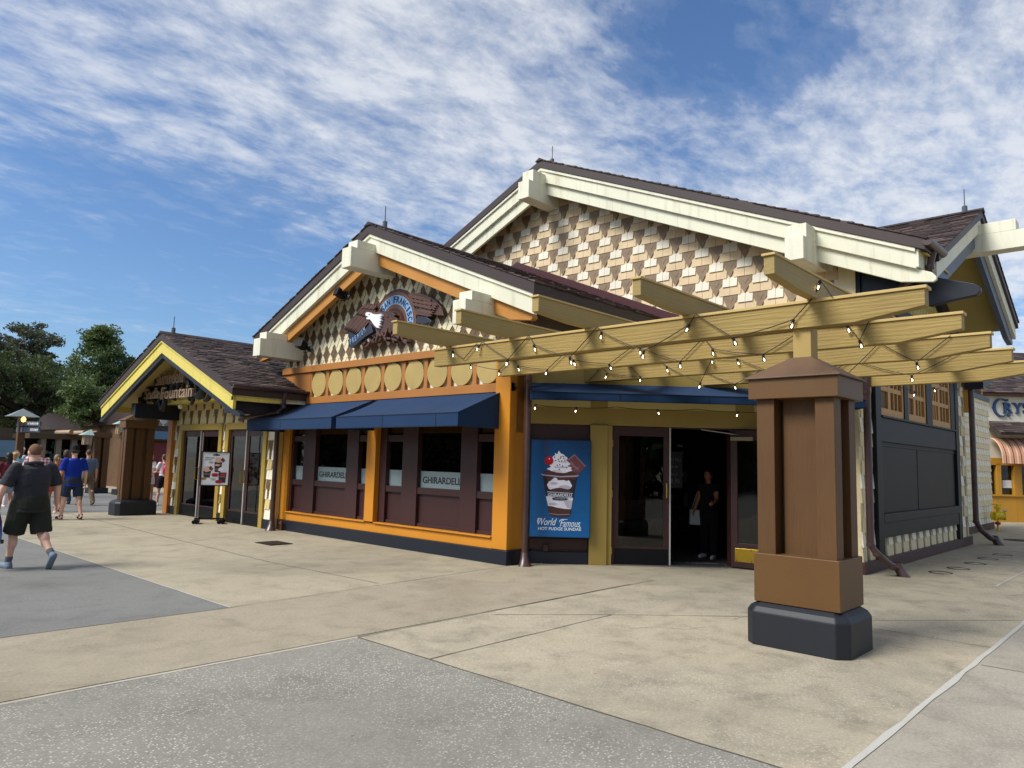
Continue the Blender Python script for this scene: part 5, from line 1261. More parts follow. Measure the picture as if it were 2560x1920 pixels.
art('whipped_cream', a_wh, [blob(590, 545, 175, 55, 30, .09, 6), blob(575, 470, 150, 70, 28, .08, 7), blob(585, 395, 105, 75, 24, .07, 9), [(520, 350), (510, 310), (545, 330), (570, 272), (600, 320), (640, 350), (660, 400), (520, 400)]], 7)
art('cream_shade', a_wh2, [blob(600, 520, 110, 14, 16, .1, 11), blob(640, 440, 50, 13, 14, .1, 13), blob(540, 575, 70, 10, 14, .1, 14)], 8)
art('chocolate_chips', a_choc, [[(x, y-11), (x+13, y+2), (x+4, y+13), (x-12, y+6)] for x, y in ((590,385),(630,355),(560,405),(610,425),(655,410),(545,490),(580,480),(600,365),(572,432),(640,385),(520,420),(660,350),(575,548),(505,372),(625,500),(680,520))], 9)
art('cherry', a_red, [blob(425, 425, 66, 66, 24, .02, 2)], 9); art('cherry_stem', flat('art_stem', c('#6d2136'), .4), [[(400, 372), (370, 260), (378, 170), (405, 135), (412, 142), (386, 178), (380, 258), (410, 370)]], 9); art('cherry_shine', a_t, [blob(428, 400, 8, 10, 8, 0, 1)], 11)
art('cup_label', a_lab, [[(395, 885), (590, 905), (775, 898), (770, 960), (590, 972), (400, 950)], blob(585, 985, 120, 22, 18, .05, 3)], 7); art('label_border', a_t, [[(395, 883), (775, 896), (775, 901), (395, 889)], [(400, 948), (770, 958), (770, 963), (400, 954)]], 8)
b = B(DIA); u0, w0 = uv(408, 945); u1, w1 = uv(760, 910); put_text(b, 'GHIRARDELLI', u0, w0-.002, u1-u0, .046, -.1525, -.1505, bold=.01)
u0, w0 = uv(520, 990); u1, w1 = uv(660, 975); put_text(b, 'CHOCOLATE', u0, w0, u1-u0, .016, -.1525, -.1505)
u0, w0 = uv(262, 1436); u1, w1 = uv(902, 1400); put_text(b, 'HOT FUDGE SUNDAE', u0, w0-.008, u1-u0, .052, -.1425, -.1398, bold=.022)
u0, w0 = uv(258, 1372); u1, w1 = uv(540, 1280); put_text(b, 'World', u0, w0, u1-u0, .118, -.1425, -.1398, shear=.42, bold=.006)
u0, w0 = uv(585, 1388); u1, w1 = uv(890, 1290); put_text(b, 'Famous', u0, w0, u1-u0, .118, -.1425, -.1398, shear=.42, bold=.006)
def swash(pts, r=.007): b.tube([(uv(*p)[0], -.1412, uv(*p)[1]) for p in pts], [r*(.5+.5*math.sin(math.pi*(i+.5)/len(pts))) for i in range(len(pts))], 6)
swash([(262,1340),(252,1320),(262,1295),(290,1275),(318,1275)]); swash([(590,1330),(580,1310),(600,1290),(650,1282),(700,1285)]); swash([(880,1372),(890,1390),(870,1398)])
b.build('lettering', [a_t], PO)
# ------------------------------------------------------------------ poster stand
d_ = V((8.59-7.96, 17.61-17.97, 0)); STD = frame((7.96, 17.97, 0), math.degrees(math.atan2(d_.y, d_.x)))
PSD = thing('poster_stand', 'rolling poster stand with white dessert poster in front of the porch doors', 'poster stand', (8.2, 17.85, 0))
b = B(STD); b.box(.02, .70, -.02, .02, .10, .14); 
for x in (.06, .62):
    b.box(x-.03, x+.07, -.22, .22, .05, .11)
b.build('base', [black], PSD, bevel=.01)
for x in (.03, .09, .60, .68):
    for y in (-.18, .18):
        b = B(STD); b.lathe([(.02,-.018),(.045,-.018),(.048,0),(.045,.018),(.02,.018)], (x, y, .048), 14, ax='y'); b.build('castor', [black], PSD, smooth=True)
b = B(STD); b.tube([(.10,0,.12),(.10,0,2.22)], .013, 10); b.build('pole', [steel], PSD, smooth=True)
b = B(STD); 
for a in ((.09,.115,.92,1.76),(.735,.76,.92,1.76),(.115,.735,.92,.94),(.115,.735,1.74,1.76)): b.box(a[0],a[1],-.045,-.012,a[2],a[3])
b.build('poster_frame', [black], PSD, bevel=.003)
b = B(STD); b.box(.115,.735,-.030,-.018,.94,1.74); pp = b.build('poster_sheet', [flat('sheet_white', c('#d5d7da'), .35)], PSD)
def suv(x, y): return (.115+(x-310)/(1350-310)*.62, .94+(1370-y)/(1370-110)*.80)
def sart(name, mat, polys, d):
    b = B(STD)
    for p in polys: b.prism([suv(*q) for q in p], -.030-.001*d, -.0295)
    b.build(name, [mat], pp)
s_pk = flat('art_pink_cream', c('#c9a594'), .5); s_br = flat('art_brown_cup', c('#3d2428'), .4); s_rd = flat('art_strawberry', c('#a01c2c'), .4); s_nt = flat('art_nuts', c('#8f7440'), .5); s_gr = flat('art_green_text', c('#4f6b66'), .5); s_gy = flat('art_grey_layer', c('#6b6166'), .5); s_st = flat('art_square_red', c('#6b3238'), .4)
def cup(x, y, w, h): return [(x-w/2, y), (x+w/2, y), (x+w*.40, y+h), (x-w*.40, y+h)]
sart('cup', s_br, [cup(930, 480, 300, 390), cup(520, 830, 300, 260), cup(1120, 880, 320, 400)], 1)
sart('layer', s_gy, [cup(930, 560, 262, 60), cup(930, 740, 238, 60), cup(520, 930, 260, 50), cup(1120, 1010, 250, 60)], 2)
sart('scoop', s_pk, [blob(930, 400, 130, 110, 20, .1, 1), blob(520, 760, 150, 110, 20, .1, 2), blob(900, 600, 100, 40, 14, .1, 3)], 3)
sart('cream', a_wh, [blob(1060, 770, 120, 80, 18, .14, 4)], 3)
sart('square', s_st, [[(1090, 300), (1195, 405), (1110, 500), (1010, 390)], [(640, 630), (760, 740), (680, 830), (570, 720)]], 4)
sart('strawberry', s_rd, [blob(830, 980, 130, 75, 18, .1, 5), blob(1150, 960, 120, 60, 16, .1, 6), blob(990, 1240, 140, 65, 18, .1, 7)], 4)
sart('nuts', s_nt, [blob(410, 1130, 110, 48, 16, .15, 8)], 2)
sart('badge', a_lab, [[(710, 185), (780, 180), (850, 150), (910, 180), (975, 185), (975, 230), (900, 235), (850, 248), (790, 235), (710, 230)]], 2)
b = B(STD)
for tx, x0, y0, x1, h in (('SPRING INTO', 420, 350, 775, .034), ('SUNDAE SEASON', 405, 415, 690, .022), ('STRAWBERRY', 570, 500, 740, .016), ('PISTACHIO', 600, 530, 720, .014), ('SHORTCAKE', 690, 1150, 860, .018), ('SUNDAE', 700, 1190, 830, .014)):
    u, w = suv(x0, y0); u1, _ = suv(x1, y0); put_text(b, tx, u, w, u1-u, h, -.0325, -.030, bold=.01)
b.build('lettering', [s_gr], pp)
# ------------------------------------------------------------------ pergola with its big column
PG = thing('pergola', 'khaki timber pergola on a brown column over the shop corner', 'pergola', (7.37, 2.84, 0))
khY = timber('khaki_beam_along', c('#a48b50', .85), 'y', .55, .62, .08); khX = timber('khaki_rafter', c('#a8915a', .88), 'x', .3, .6, .06); kh_cap = paint('khaki_cap', c('#c2a669', .95), .55, .06)
cb = thing('tmp', None, None, (0,0,0)); bpy.data.objects.remove(cb)
big = bpy.data.objects.new('big_column', None); COL.objects.link(big); big.name = 'pillar'; big['_loc'] = [0, 0, 0]; setpar(big, PG); big['_loc'] = [7.37, 2.84, 0]
big.parent = PG; big.matrix_parent_inverse = M.Identity(4)
column(big, 7.37, 2.84, .40, .49, 2.59, True, .06, .32, .10)
b = B(); b.box(7.28, 7.46, 2.74, 2.92, 2.81, 3.12); b.build('neck', [paint('khaki_neck', c('#a98f52', .95), .55, .06)], big, bevel=.004)
for i, x in enumerate((7.30, 8.72, 10.15, 11.57, 13.0)):
    yr, yl = 1.70, (8.40, 8.42, 7.9, 6.4, 4.9)[i]
    b = B(); b.prism([(yr, 3.20), (yr, 3.355), (yl, 3.355), (yl, 3.11), (yr+.62, 3.11)], x-.065, x+.065, 'x', 0)
    o = b.build('beam', [khY], PG, bevel=.006)
    b = B(); b.box(x-.082, x+.082, yr-.02, yl+.01, 3.355, 3.385); b.build('beam_cap', [kh_cap], o, bevel=.004)
for i, (y, xe) in enumerate(((2.70, 13.3), (4.10, 12.95), (5.48, 12.95), (6.78, 12.4), (8.08, 9.6))):
    b = B(); b.prism([(6.22, 3.43), (6.22, 3.60), (xe, 3.60), (xe, 3.386), (6.85, 3.386)], y-.05, y+.05, 'y', 0)
    o = b.build('rafter', [khX], PG, bevel=.005)
    b = B(); b.box(6.20, xe, y-.064, y+.064, 3.60, 3.622); b.build('rafter_cap', [kh_cap], o, bevel=.003)
# ------------------------------------------------------------------ string lights
bulb_me = None; SOCK = flat('socket_black', (.01,.01,.011), .5); BGL = glass('bulb_glass', (.97,.95,.9), 1.0); FIL = flat('filament', c('#fff0cf'), .4, 0, 6)
pb = B(); pb.lathe([(.002,-.095),(.016,-.088),(.026,-.065),(.024,-.045),(.014,-.03),(.012,-.02)], (0,0,0), 12); t_ = pb.build('bulb', [BGL], None, smooth=True); bulb_me = t_.data; bpy.data.objects.remove(t_)
pb = B(); pb.lathe([(.013,-.035),(.016,-.03),(.016,.006),(.006,.012)], (0,0,0), 10); t_ = pb.build('socket', [SOCK], None, smooth=True); sock_me = t_.data; bpy.data.objects.remove(t_)
pb = B(); pb.lathe([(.002,-.082),(.007,-.075),(.008,-.055),(.003,-.045)], (0,0,0), 8); t_ = pb.build('filament', [FIL], None, smooth=True); fil_me = t_.data; bpy.data.objects.remove(t_)
def string(label, pts, bulbs):
    t = thing('string_light', label, 'string lights', pts[0], 'string lights on the pergola')
    path = []
    for a, b_ in zip(pts, pts[1:]):
        a, b_ = V(a), V(b_); L = (b_-a).length; n = max(3, int(L/.12)); sg = .05*L*L/1.6
        for i in range(n): u = i/n; path.append(a.lerp(b_, u) - V((0,0,4*sg*u*(1-u))) if L > .5 else a.lerp(b_, u))
    path.append(V(pts[-1])); b = B(); b.tube(path, .0055, 6); b.build('cable', [SOCK], t)
    for p in bulbs:
        o = bpy.data.objects.new('bulb', bulb_me); COL.objects.link(o); setpar(o, t); o.location = p; o.rotation_euler = (R.uniform(-.35,.35), R.uniform(-.35,.35), 0)
        for nm, me in (('socket', sock_me), ('filament', fil_me)):
            q = bpy.data.objects.new(nm, me); COL.objects.link(q); q.parent = o
def swag(label, x, seq):
    """cable draped along the front face of a beam; (y, z, has_bulb)"""
    pts = [(x, y, z) for y, z, k_ in seq]; bl_ = [(x-.006, y, z-.01) for y, z, k_ in seq if k_]
    return string(label, pts, bl_)
swag('string of clear bulbs draped along the front pergola beam', 7.205, ((8.02,3.39,0),(7.95,3.31,1),(7.71,3.17,0),(7.45,3.37,0),(7.39,3.345,1),(7.33,3.39,0),(6.82,3.10,1),(6.45,3.39,0),(6.35,3.26,1),(5.74,3.04,1),(5.32,3.39,0),(5.25,3.32,1),(4.64,3.03,1),(4.05,3.28,1),(3.97,3.39,0),(3.53,3.08,1),(2.88,3.20,1),(2.66,3.42,0),(2.61,3.56,1),(2.5,3.38,0)))
swag('string of clear bulbs draped along the second pergola beam', 8.625, ((9.05,3.36,1),(8.36,3.21,1),(8.08,3.39,0),(7.94,3.25,1),(7.31,3.15,1),(6.96,3.39,0),(6.80,3.26,1),(6.14,3.15,1),(5.71,3.39,0),(5.61,3.34,1),(4.98,3.10,1),(4.64,3.39,0),(4.51,3.23,1),(3.83,3.10,1),(3.3,3.39,0),(2.83,3.36,1),(2.70,3.17,1),(2.59,3.39,0)))
swag('string of clear bulbs draped along the third pergola beam', 10.055, ((7.6,3.12,0),(7.31,3.36,0),(7.2,3.23,1),(6.54,3.14,1),(6.79,3.36,0),(6.14,3.34,0),(6.05,3.27,1),(5.46,2.98,1),(5.27,3.34,1),(4.86,3.30,1),(4.2,3.02,0),(3.31,2.98,1),(2.91,3.36,0),(2.48,3.07,1),(2.1,3.37,0)))
swag('string of clear bulbs draped along the fourth pergola beam', 11.475, ((6.2,3.37,0),(5.6,3.10,1),(5.0,3.37,0),(4.3,3.08,1),(3.7,3.37,0),(2.9,3.08,1),(2.3,3.37,0)))
pts, bl_ = [], []
for i in range(8):
    q = DIA @ V((.0+.68*i, -.45, 2.66 - (.0 if i % 2 == 0 else .03))); pts.append(tuple(q)); 
    if i % 2 == 1 or i in (0,): bl_.append(tuple(q))
string('string of clear bulbs under the corner awning', pts, bl_)
for p in ((14.7, 3.5, 3.3),): string('short string of bulbs drooping in front of the lattice windows', [(13.0, 3.9, 3.38), (14.2, 3.55, 3.12), (15.8, 3.4, 3.42)], [(14.2, 3.55, 3.11), (15.1, 3.45, 3.26)])
# ------------------------------------------------------------------ floor fixtures
b = B(); b.box(7.22, 7.70, 12.90, 13.50, .002, .012)
o = tag(b.build('drain_grate', [flat('iron_frame', (.03,.028,.025), .6, .5)]), 'square rusty drain grate in the paving in front of the navy awnings', 'drain')
b = B()
for i in range(14): b.box(7.25+.0, 7.67, 12.93+i*.04, 12.95+i*.04, .0121, .018)
b.build('grille', [paint('rust_iron', c('#4a3a30'), .7, .2, 8)], o)
for i, (x, y) in enumerate(((14.39,3.29),(15.3,3.21),(16.4,3.16),(17.57,3.16),(18.73,3.10))):
    b = B(); n = 28
    vs = [(x+r_*math.cos(2*math.pi*k/n), y+r_*math.sin(2*math.pi*k/n), z) for r_, z in ((.185,.002),(.185,.008),(.155,.008),(.155,.002)) for k in range(n)]
    b.add(vs, [(j*n+k, j*n+(k+1) % n, ((j+1) % 4)*n+(k+1) % n, ((j+1) % 4)*n+k) for j in range(4) for k in range(n)])
    tag(b.build('paving_ring', [flat('iron_frame', (.03,.028,.025), .6, .5)]), 'dark metal ring set in the paving along the right wall', 'ring', 'metal rings along the right wall')
b = B(); b.lathe([(.001,.010),(.34,.010),(.35,.002)], (23.28, 3.48, 0), 28); tag(b.build('manhole_cover', [flat('iron_frame', (.03,.028,.025), .6, .5)]), 'round dark manhole cover in the paving near the yellow valve', 'manhole cover')
b = B(); b.tube([(8.86,15.42,.02),(8.86,15.42,.16),(8.84,15.38,.20),(8.78,15.32,.18)], .03, 10); b.lathe([(.05,.0),(.05,.03)], (8.86,15.42,0), 10)
tag(b.build('copper_pipe', [flat('copper_pipe', c('#b06a3e'), .3, 1.0)], smooth=True), 'small copper pipe stub at the foot of the left orange post', 'pipe')
# yellow backflow valve
YV = thing('water_valve', 'bright yellow backflow valve on a post at the far right corner', 'valve', (26.6, 4.40, 0))
HY = frame((26.51, 4.47, 0), -46.37); ym = paint('valve_yellow', c('#e3c21c', .95), .35, .05, gstr=.05)
b = B(HY); b.tube([(0,0,.0),(0,0,.6)], .032, 12); b.tube([(-.17,0,.80),(.12,0,.80)], .022, 10); b.tube([(.02,0,.55),(.02,0,.80)], .05, 12); b.lathe([(.09,.66),(.10,.68),(.10,.72),(.09,.74)], (.02,0,0), 14); b.build('pipe', [ym], YV, smooth=True)
b = B(HY); b.tube([(-.11,0,.45),(.17,0,.45)], .115, 16); b.lathe([(.13,-.02),(.13,.02)], (-.10,0,.45), 14, ax='y'); b.box(-.13,-.10,-.12,.12,.33,.57); b.box(.16,.19,-.12,.12,.33,.57); b.build('valve_body', [ym], YV, bevel=.008)
b = B(HY); b.lathe([(.03,.18),(.075,.20),(.08,.23),(.075,.26),(.03,.28)], (0,0,0), 14); b.build('red_coupling', [flat('valve_red', c('#a31e2a'), .4)], YV, smooth=True)
b = B(HY); b.tube([(.18,0,.60),(.26,-.02,.62)], .035, 12); b.build('hose_nozzle', [steel], YV, smooth=True)
b = B(EXT); b.lathe([(.10,.0),(.12,-.03),(.10,-.07),(.02,-.10)], (-.35,-.01,2.75), 16, ax='y'); tag(b.build('alarm_bell', [flat('bell_red', c('#a02a24'), .4)], smooth=True), 'red fire alarm bell on the ivory shingled wall behind the downspout', 'bell')

# ------------------------------------------------------------------ shop on the right edge
cr0 = C_CRY = (31.797, 4.931, 0); CRY = frame(cr0, -46.37)
CS = thing('gift_shop_building', 'cream shop with blue lettering, striped awning and mustard shopfront at the right edge', 'shop', cr0)
must = paint('mustard_front', c('#b9872c', .95), .5, .05); cry_w = paint('cream_render', c('#dcd6c2', .92), .7, .05)
b = B(CRY); b.box(-1.1, 9, .1, 6, 2.3, 4.58); b.build('upper_wall', [cry_w], CS)
b = B(CRY); b.box(-1.1, 9, .12, .3, 0, .92); b.box(-1.1, 9, .06, .3, .92, .98)
q = -.42
for x0, x1 in ((-1.1, -.68), (-.42, -.25), (.22, .50), (.98, 1.2), (1.8, 2.1), (3, 3.3), (5, 9)): b.box(x0, x1, .08, .3, .98, 2.1)
b.box(-1.1, 9, .08, .3, 2.04, 2.3)
for x in (-.45, .27, 1.0): b.box(x-.012, x+.012, .112, .121, .05, .9)
b.build('shopfront', [must], CS, bevel=.005)
b = B(CRY); b.box(-1.1, 9, .24, .25, .98, 2.05); b.build('pane', [gls], CS)
b = B(CRY); b.box(-1.1, 9, 1.4, 1.5, 0, 2.3); b.box(-1.1, 9, .3, 1.4, 0, .02); rr = random.Random(8)
for k in range(50): x = rr.uniform(-1, 4); z = rr.uniform(1.0, 1.9); b.box(x, x+.07, 1.0, 1.1, z, z+.12, 1)
b.build('shop_interior', [inter, flat('goods_pale', (.10,.09,.07), .4)], CS)
b = B(CRY); b.box(-.13, .21, .225, .235, 1.22, 1.50); b.build('window_notice', [flat('sheet_white', c('#d5d7da'), .35)], CS)
aw_s, nt, bs, out = newmat('striped_awning')
w = nt.nodes.new('ShaderNodeTexWave'); w.bands_direction = 'X'; w.inputs['Scale'].default_value = 1.15; w.inputs['Distortion'].default_value = 0
tcn = nt.nodes.new('ShaderNodeTexCoord'); mp = nt.nodes.new('ShaderNodeMapping'); mp.inputs['Rotation'].default_value = (0, 0, rad(46.37)); nt.links.new(tcn.outputs['Object'], mp.inputs[0]); nt.links.new(mp.outputs[0], w.inputs[0])
rp = ramp(nt, w.outputs['Fac'], [(.0, c('#6b3a2c')), (.06, c('#6b3a2c')), (.08, c('#e0c2a8')), (.14, c('#e0c2a8')), (.16, c('#c98a66')), (.9, c('#cf9470')), (.97, c('#e2c6ae'))])
nt.links.new(rp.outputs[0], bs.inputs['Base Color']); bs.inputs['Roughness'].default_value = .8
b = B(CRY); n = 10; pr = [(-.75*math.sin(math.pi/2*k/n), 3.03-.78*(1-math.cos(math.pi/2*k/n))) for k in range(n+1)] + [(-.76, 2.10)]
pr2 = pr + [(y+.015, z-.01) for y, z in pr[::-1]]
b.prism(pr2, -.75, 9, 'x'); b.build('awning', [aw_s], CS)
b = B(CRY); b.prism([(-.85, 3.10), (-.85, 3.18), (.1, 3.62), (.1, 3.5)], -.85, 9, 'x'); o = b.build('canopy_roof', [dkbrown], CS)
b = B(CRY); slope_tiles(b, (-.85, -.87, 3.18), (1,0,0), (0,.95,.44), 9.5, 1.04, .17, .3, 5); b.build('roof_tiles', roofm, o, recalc=False)
b = B(CRY); b.box(-1.2, 9, -.12, .1, 4.56, 4.66); b.build('eave_board', [paint('eave_brown', c('#6b4a3a'), .6, .06)], CS)
b = B(CRY); b.prism([(-.2, 4.66), (6, 7.2), (6, 4.66)], -1.2, 9, 'x'); o = b.build('roof', [dkbrown], CS)
o.data.transform(M.Identity(4))
b = B(CRY); slope_tiles(b, (-1.2, -.2, 4.67), (1,0,0), (0,.925,.38), 10, 6.4, .2, .32, 6, skip=lambda u, v: v > u*1.25+.6 - 0.0 and u < 1.0); b.build('roof_tiles', roofm, o, recalc=False)
ins = paint('letter_blue', c('#2c4a75', .9), .45, .05); b = B(CRY)
for i in range(26):
    a0, a1 = rad(52+i*9.6), rad(52+(i+1)*9.6); t0, t1 = .03+.05*math.sin(math.pi*i/26), .03+.05*math.sin(math.pi*(i+1)/26)
    b.prism([(-.16+.30*math.cos(a0), 4.14+.34*math.sin(a0)), (-.16+.30*math.cos(a1), 4.14+.34*math.sin(a1)), (-.16+(.30-t1)*math.cos(a1), 4.14+(.34-t1)*math.sin(a1)), (-.16+(.30-t0)*math.cos(a0), 4.14+(.34-t0)*math.sin(a0))], .03, .1)
b.disc(.06, 4.42, .045, .03, .1, 12); b.disc(.10, 3.86, .05, .03, .1, 12); b.disc(-.46, 4.13, .035, .03, .1, 8)
x = -.06
for ch, w_ in (('R', .32), ('Y', .34), ('S', .28), ('T', .32), ('A', .34), ('L', .28)):
    put_text(b, ch, x, 3.94, w_, .39, .03, .1, bold=.018)
    if ch in 'RYTL':
        for dx in ((.0, .16) if ch in 'R' else (.12,) if ch == 'Y' else (.1,)): b.box(x+dx-.03, x+dx+.10, .035, .1, 3.94, 3.97)
    if ch in 'RYL': b.box(x-.04, x+.09, .035, .1, 4.30, 4.33)
    if ch == 'Y': b.box(x+w_-.10, x+w_+.04, .035, .1, 4.30, 4.33)
    x += w_ + .02
b.build('lettering', [ins], CS)
# ------------------------------------------------------------------ background on the left
def lantern(parent, x, y, z, sx=-1):
    b = B(); b.add([(x-.30,y-.22,z+.12),(x+.16,y-.22,z+.12),(x+.16,y+.22,z+.12),(x-.30,y+.22,z+.12),(x+.10,y,z+.36)], [(0,1,4),(1,2,4),(2,3,4),(3,0,4),(3,2,1,0)]); o = b.build('lantern_hood', [flat('verdigris', c('#9fb5ac'), .5)], parent)
    b = B()
    for dx, dy in ((-.13,-.09),(.07,-.09),(-.13,.09),(.07,.09)): b.box(x+dx-.045, x+dx+.045, y+dy-.045, y+dy+.045, z-.26, z+.12)
    b.build('lantern_frame', [paint('lantern_wood', c('#a58a6a'), .6, .06)], parent)
    b = B(); b.box(x-.10, x+.04, y-.06, y+.06, z-.22, z+.1); b.build('lantern_glass', [flat('lantern_opal', c('#cfcabc'), .3)], parent)
for lab, x, y in (('brown timber column with a lantern left of the porch, farther from the shop', 10.42, 32.6), ('brown timber column with a lantern half hidden by the porch column', 10.95, 31.2)):
    t = thing('lantern_column', lab, 'column', (x, y, 0), 'timber columns with lanterns')
    b = B(); b.box(x-.34, x+.34, y-.3, y+.3, 0, .22); b.build('base', [base_n], t)
    for sx in (-1, 1):
        b = B(); b.box(x+sx*.16-.11, x+sx*.16+.11, y-.24, y-.02, .22, 2.24); b.build('shaft', [brown_t], t)
    b = B(); b.box(x-.12, x+.12, y-.05, y+.24, .22, 2.24); b.build('core', [brown_t], t)
    b = B(); b.box(x-.33, x+.33, y-.28, y+.28, 2.24, 2.46); b.build('cap', [brown_b], t)
    lantern(t, x-.52 if y > 32 else x-.30, y-.15, 2.2 if y > 32 else 2.65)
# direction sign post with lamp
SP = thing('sign_post', 'wooden post with lit lamp hood and two dark direction boards', 'sign post', (7.25, 31, 0))
b = B(); b.box(7.14, 7.36, 30.9, 31.12, 0, 2.9); b.build('post', [brown_t], SP)
vp = frame((7.3, 30.8, 0), -72)
for z in (2.52, 2.30):
    b = B(vp); b.prism([(-.25, z), (.20, z), (.95, z), (.90, z+.18), (-.25, z+.18)], -.05, 0); o = b.build('sign_board', [paint('sign_slate', c('#3b4250'), .5, .05)], SP)
    b = B(vp)
    if z > 2.4: put_text(b, 'BOAT TRANSPORTATION', .22, z+.05, .55, .08, -.056, -.051, bold=.02)
    else: put_text(b, 'RESTROOMS', .42, z+.05, .35, .08, -.056, -.051, bold=.02)
    b.prism([(.80, z+.04), (.83, z+.04), (.83, z+.09), (.86, z+.09), (.815, z+.14), (.77, z+.09), (.80, z+.09)], -.056, -.051)
    b.build('lettering', [flat('sign_white', c('#dddddd'), .5)], o)
    b = B(vp); b.box(-.36, -.0, -.075, -.052, z, z+.18); b.build('back_board', [navy_l], o)
b = B(); b.add([(6.78,30.6,2.86),(7.72,30.6,2.86),(7.72,31.4,2.86),(6.78,31.4,2.86),(7.25,31,3.16)], [(0,1,4),(1,2,4),(2,3,4),(3,0,4),(3,2,1,0)]); b.build('lamp_hood', [flat('hood_metal', c('#8d9492'), .4, .5)], SP)
b = B(); b.lathe([(.01,2.66),(.07,2.70),(.08,2.78),(.03,2.85)], (7.22,30.7,0), 12); b.build('lamp', [flat('lamp_warm', c('#ffc568'), .4, 0, 2.5)], SP, smooth=True)
# kiosk and shops behind the crowd
KB = thing('kiosk_building', 'low brown market kiosk with flat roof and projecting rafter ends behind the crowd', 'kiosk', (12.2, 43, 0))
wood_d = paint('weathered_brown', c('#5a4a3c', .85), .7, .12); stone = paint('stone_grey', c('#9a9284', .85), .7, .1)
b = B(); b.box(10.2, 17, 42, 48, 2.25, 2.5); b.build('roof', [wood_d], KB)
b = B(); b.box(10.6, 17, 44.5, 47.5, 0, 2.25); b.build('wall', [flat('dark_wall', (.035,.03,.026), .8)], KB)
for x in (10.9, 11.6, 12.3, 13.1, 14.0): b = B(); b.box(x-.12, x+.12, 42.3, 42.6, 0, 2.25); b.build('post', [stone], KB)
for i in range(7): x = 11.9+i*.62; b = B(); b.tube([(x, 41.6, 2.62), (x, 44, 2.62)], .11, 10); b.build('rafter_end', [paint('rafter_pale', c('#b39a80'), .6, .06)], KB)
b = B(); rr = random.Random(4)
for k in range(40): x = rr.uniform(11, 14); z = rr.uniform(.9, 2.0); b.box(x, x+rr.uniform(.08, .3), 44.2, 44.4, z, z+rr.uniform(.08, .3), rr.choice((0, 0, 1, 2)))
b.build('merchandise', [flat('goods_white', c('#b9b9b5'), .5), flat('goods_teal', c('#4a8a86'), .5), flat('goods_dark', (.03,.03,.035), .5)], KB)
GS = thing('green_shop_building', 'dark shop with tall green sign board and white letters beyond the porch', 'shop', (16, 50, 0))
b = B(); b.box(13.5, 26, 50, 56, 0, 3.0); b.build('wall', [paint('siding_olive', c('#4b4a3c', .8), .7, .08)], GS)
b = B(); b.prism([(49.2, 2.9), (53, 4.0), (56.6, 2.9)], 13, 26.4, 'x'); b.build('roof', [dkbrown], GS)
b = B(); b.box(15.0, 19, 48.9, 49.2, 2.95, 4.1); b.box(14.5, 15.0, 48.9, 49.2, 2.95, 3.6); sg = b.build('sign_board', [paint('sign_green', c('#1c5040'), .5, .06)], GS)
b = B(FAC); b.v = []; 
GSF = frame((15.2, 48.88, 0), 0); b = B(GSF); put_text(b, 'BAVARIAN', .2, 4.12, 1.5, .22, -.06, -.01, bold=.02); put_text(b, 'Corner', .1, 3.25, 2.3, .62, -.06, -.01, shear=.2, bold=.02); b.build('lettering', [flat('letter_white', c('#dcd6cc'), .5)], sg)
b = B(); b.box(14.6, 16.3, 49.95, 50.02, .1, 2.5); b.build('doorway', [flat('dark_opening', (.01,.01,.011), .6)], GS)
RS = thing('red_door_building', 'brown shop with slate blue fascia and red door seen through the porch', 'shop', (15, 38, 0))
b = B(); b.box(13.1, 22, 38, 44, 0, 3.6); b.build('wall', [paint('siding_brown', c('#6a5038', .8), .7, .1)], RS)
b = B(); b.box(13.0, 22, 36.9, 37.9, 2.36, 2.74); b.build('fascia', [paint('fascia_blue', c('#4f7392', .9), .5, .06)], RS)
b = B(); b.box(14.25, 15.5, 37.9, 38.02, 0, 2.2); b.build('door', [paint('door_red', c('#6d1f2c', .9), .4, .05)], RS)
b = B(); b.box(13.4, 14.15, 37.95, 38.02, .6, 2.2); b.build('window', [gls], RS)
b = B(); b.box(13, 22, 37.0, 38.5, 2.75, 3.0); b.prism([(36.9, 3.0), (38.5, 4.0), (44, 4.0), (44, 3.0)], 12.9, 22, 'x'); b.build('roof', [dkbrown], RS)
b = B(); put_text(B(), 'x', 0, 0, 1, 1, 0, 1)
for i in range(6): b.disc(13.6+i*.45, 3.25, .16, 36.75, 36.8, 14); b.box(13.58+i*.45, 13.62+i*.45, 36.76, 36.8, 3.0, 3.1)
b.build('scroll_trim', [flat('trim_grey', c('#a8a8a4'), .5)], RS)
MS = thing('market_stall', 'market stall with white sloping canopy at the left edge', 'stall', (6.2, 40, 0))
b = B(); b.prism([(38.5, 2.2), (38.5, 2.26), (41.5, 3.0), (41.5, 2.94)], 3.5, 8.2, 'x'); b.build('canopy', [cloth('canopy_white', '#c9c9c6')], MS)
b = B(); b.box(3.5, 9.5, 42, 45, 0, 2.7); b.build('wall', [wood_d], MS); b = B(); b.box(8.9, 10.0, 41.9, 42.0, 1.3, 2.1); b.build('picture_board', [flat('board_blue', c('#6a8fae'), .5)], MS)
for x in (3.7, 8.0): b = B(); b.box(x-.06, x+.06, 38.6, 38.72, 0, 2.2); b.build('post', [wood_d], MS)
b = B(); b.box(15.2, 16.6, 47.35, 47.9, .52, .60); o = tag(b.build('bench', [wood_d]), 'low dark bench under the seated man by the far shop', 'bench')
for x in (15.3, 16.5): b = B(); b.box(x-.05, x+.05, 47.4, 47.85, 0, .519); b.build('leg', [wood_d], o)
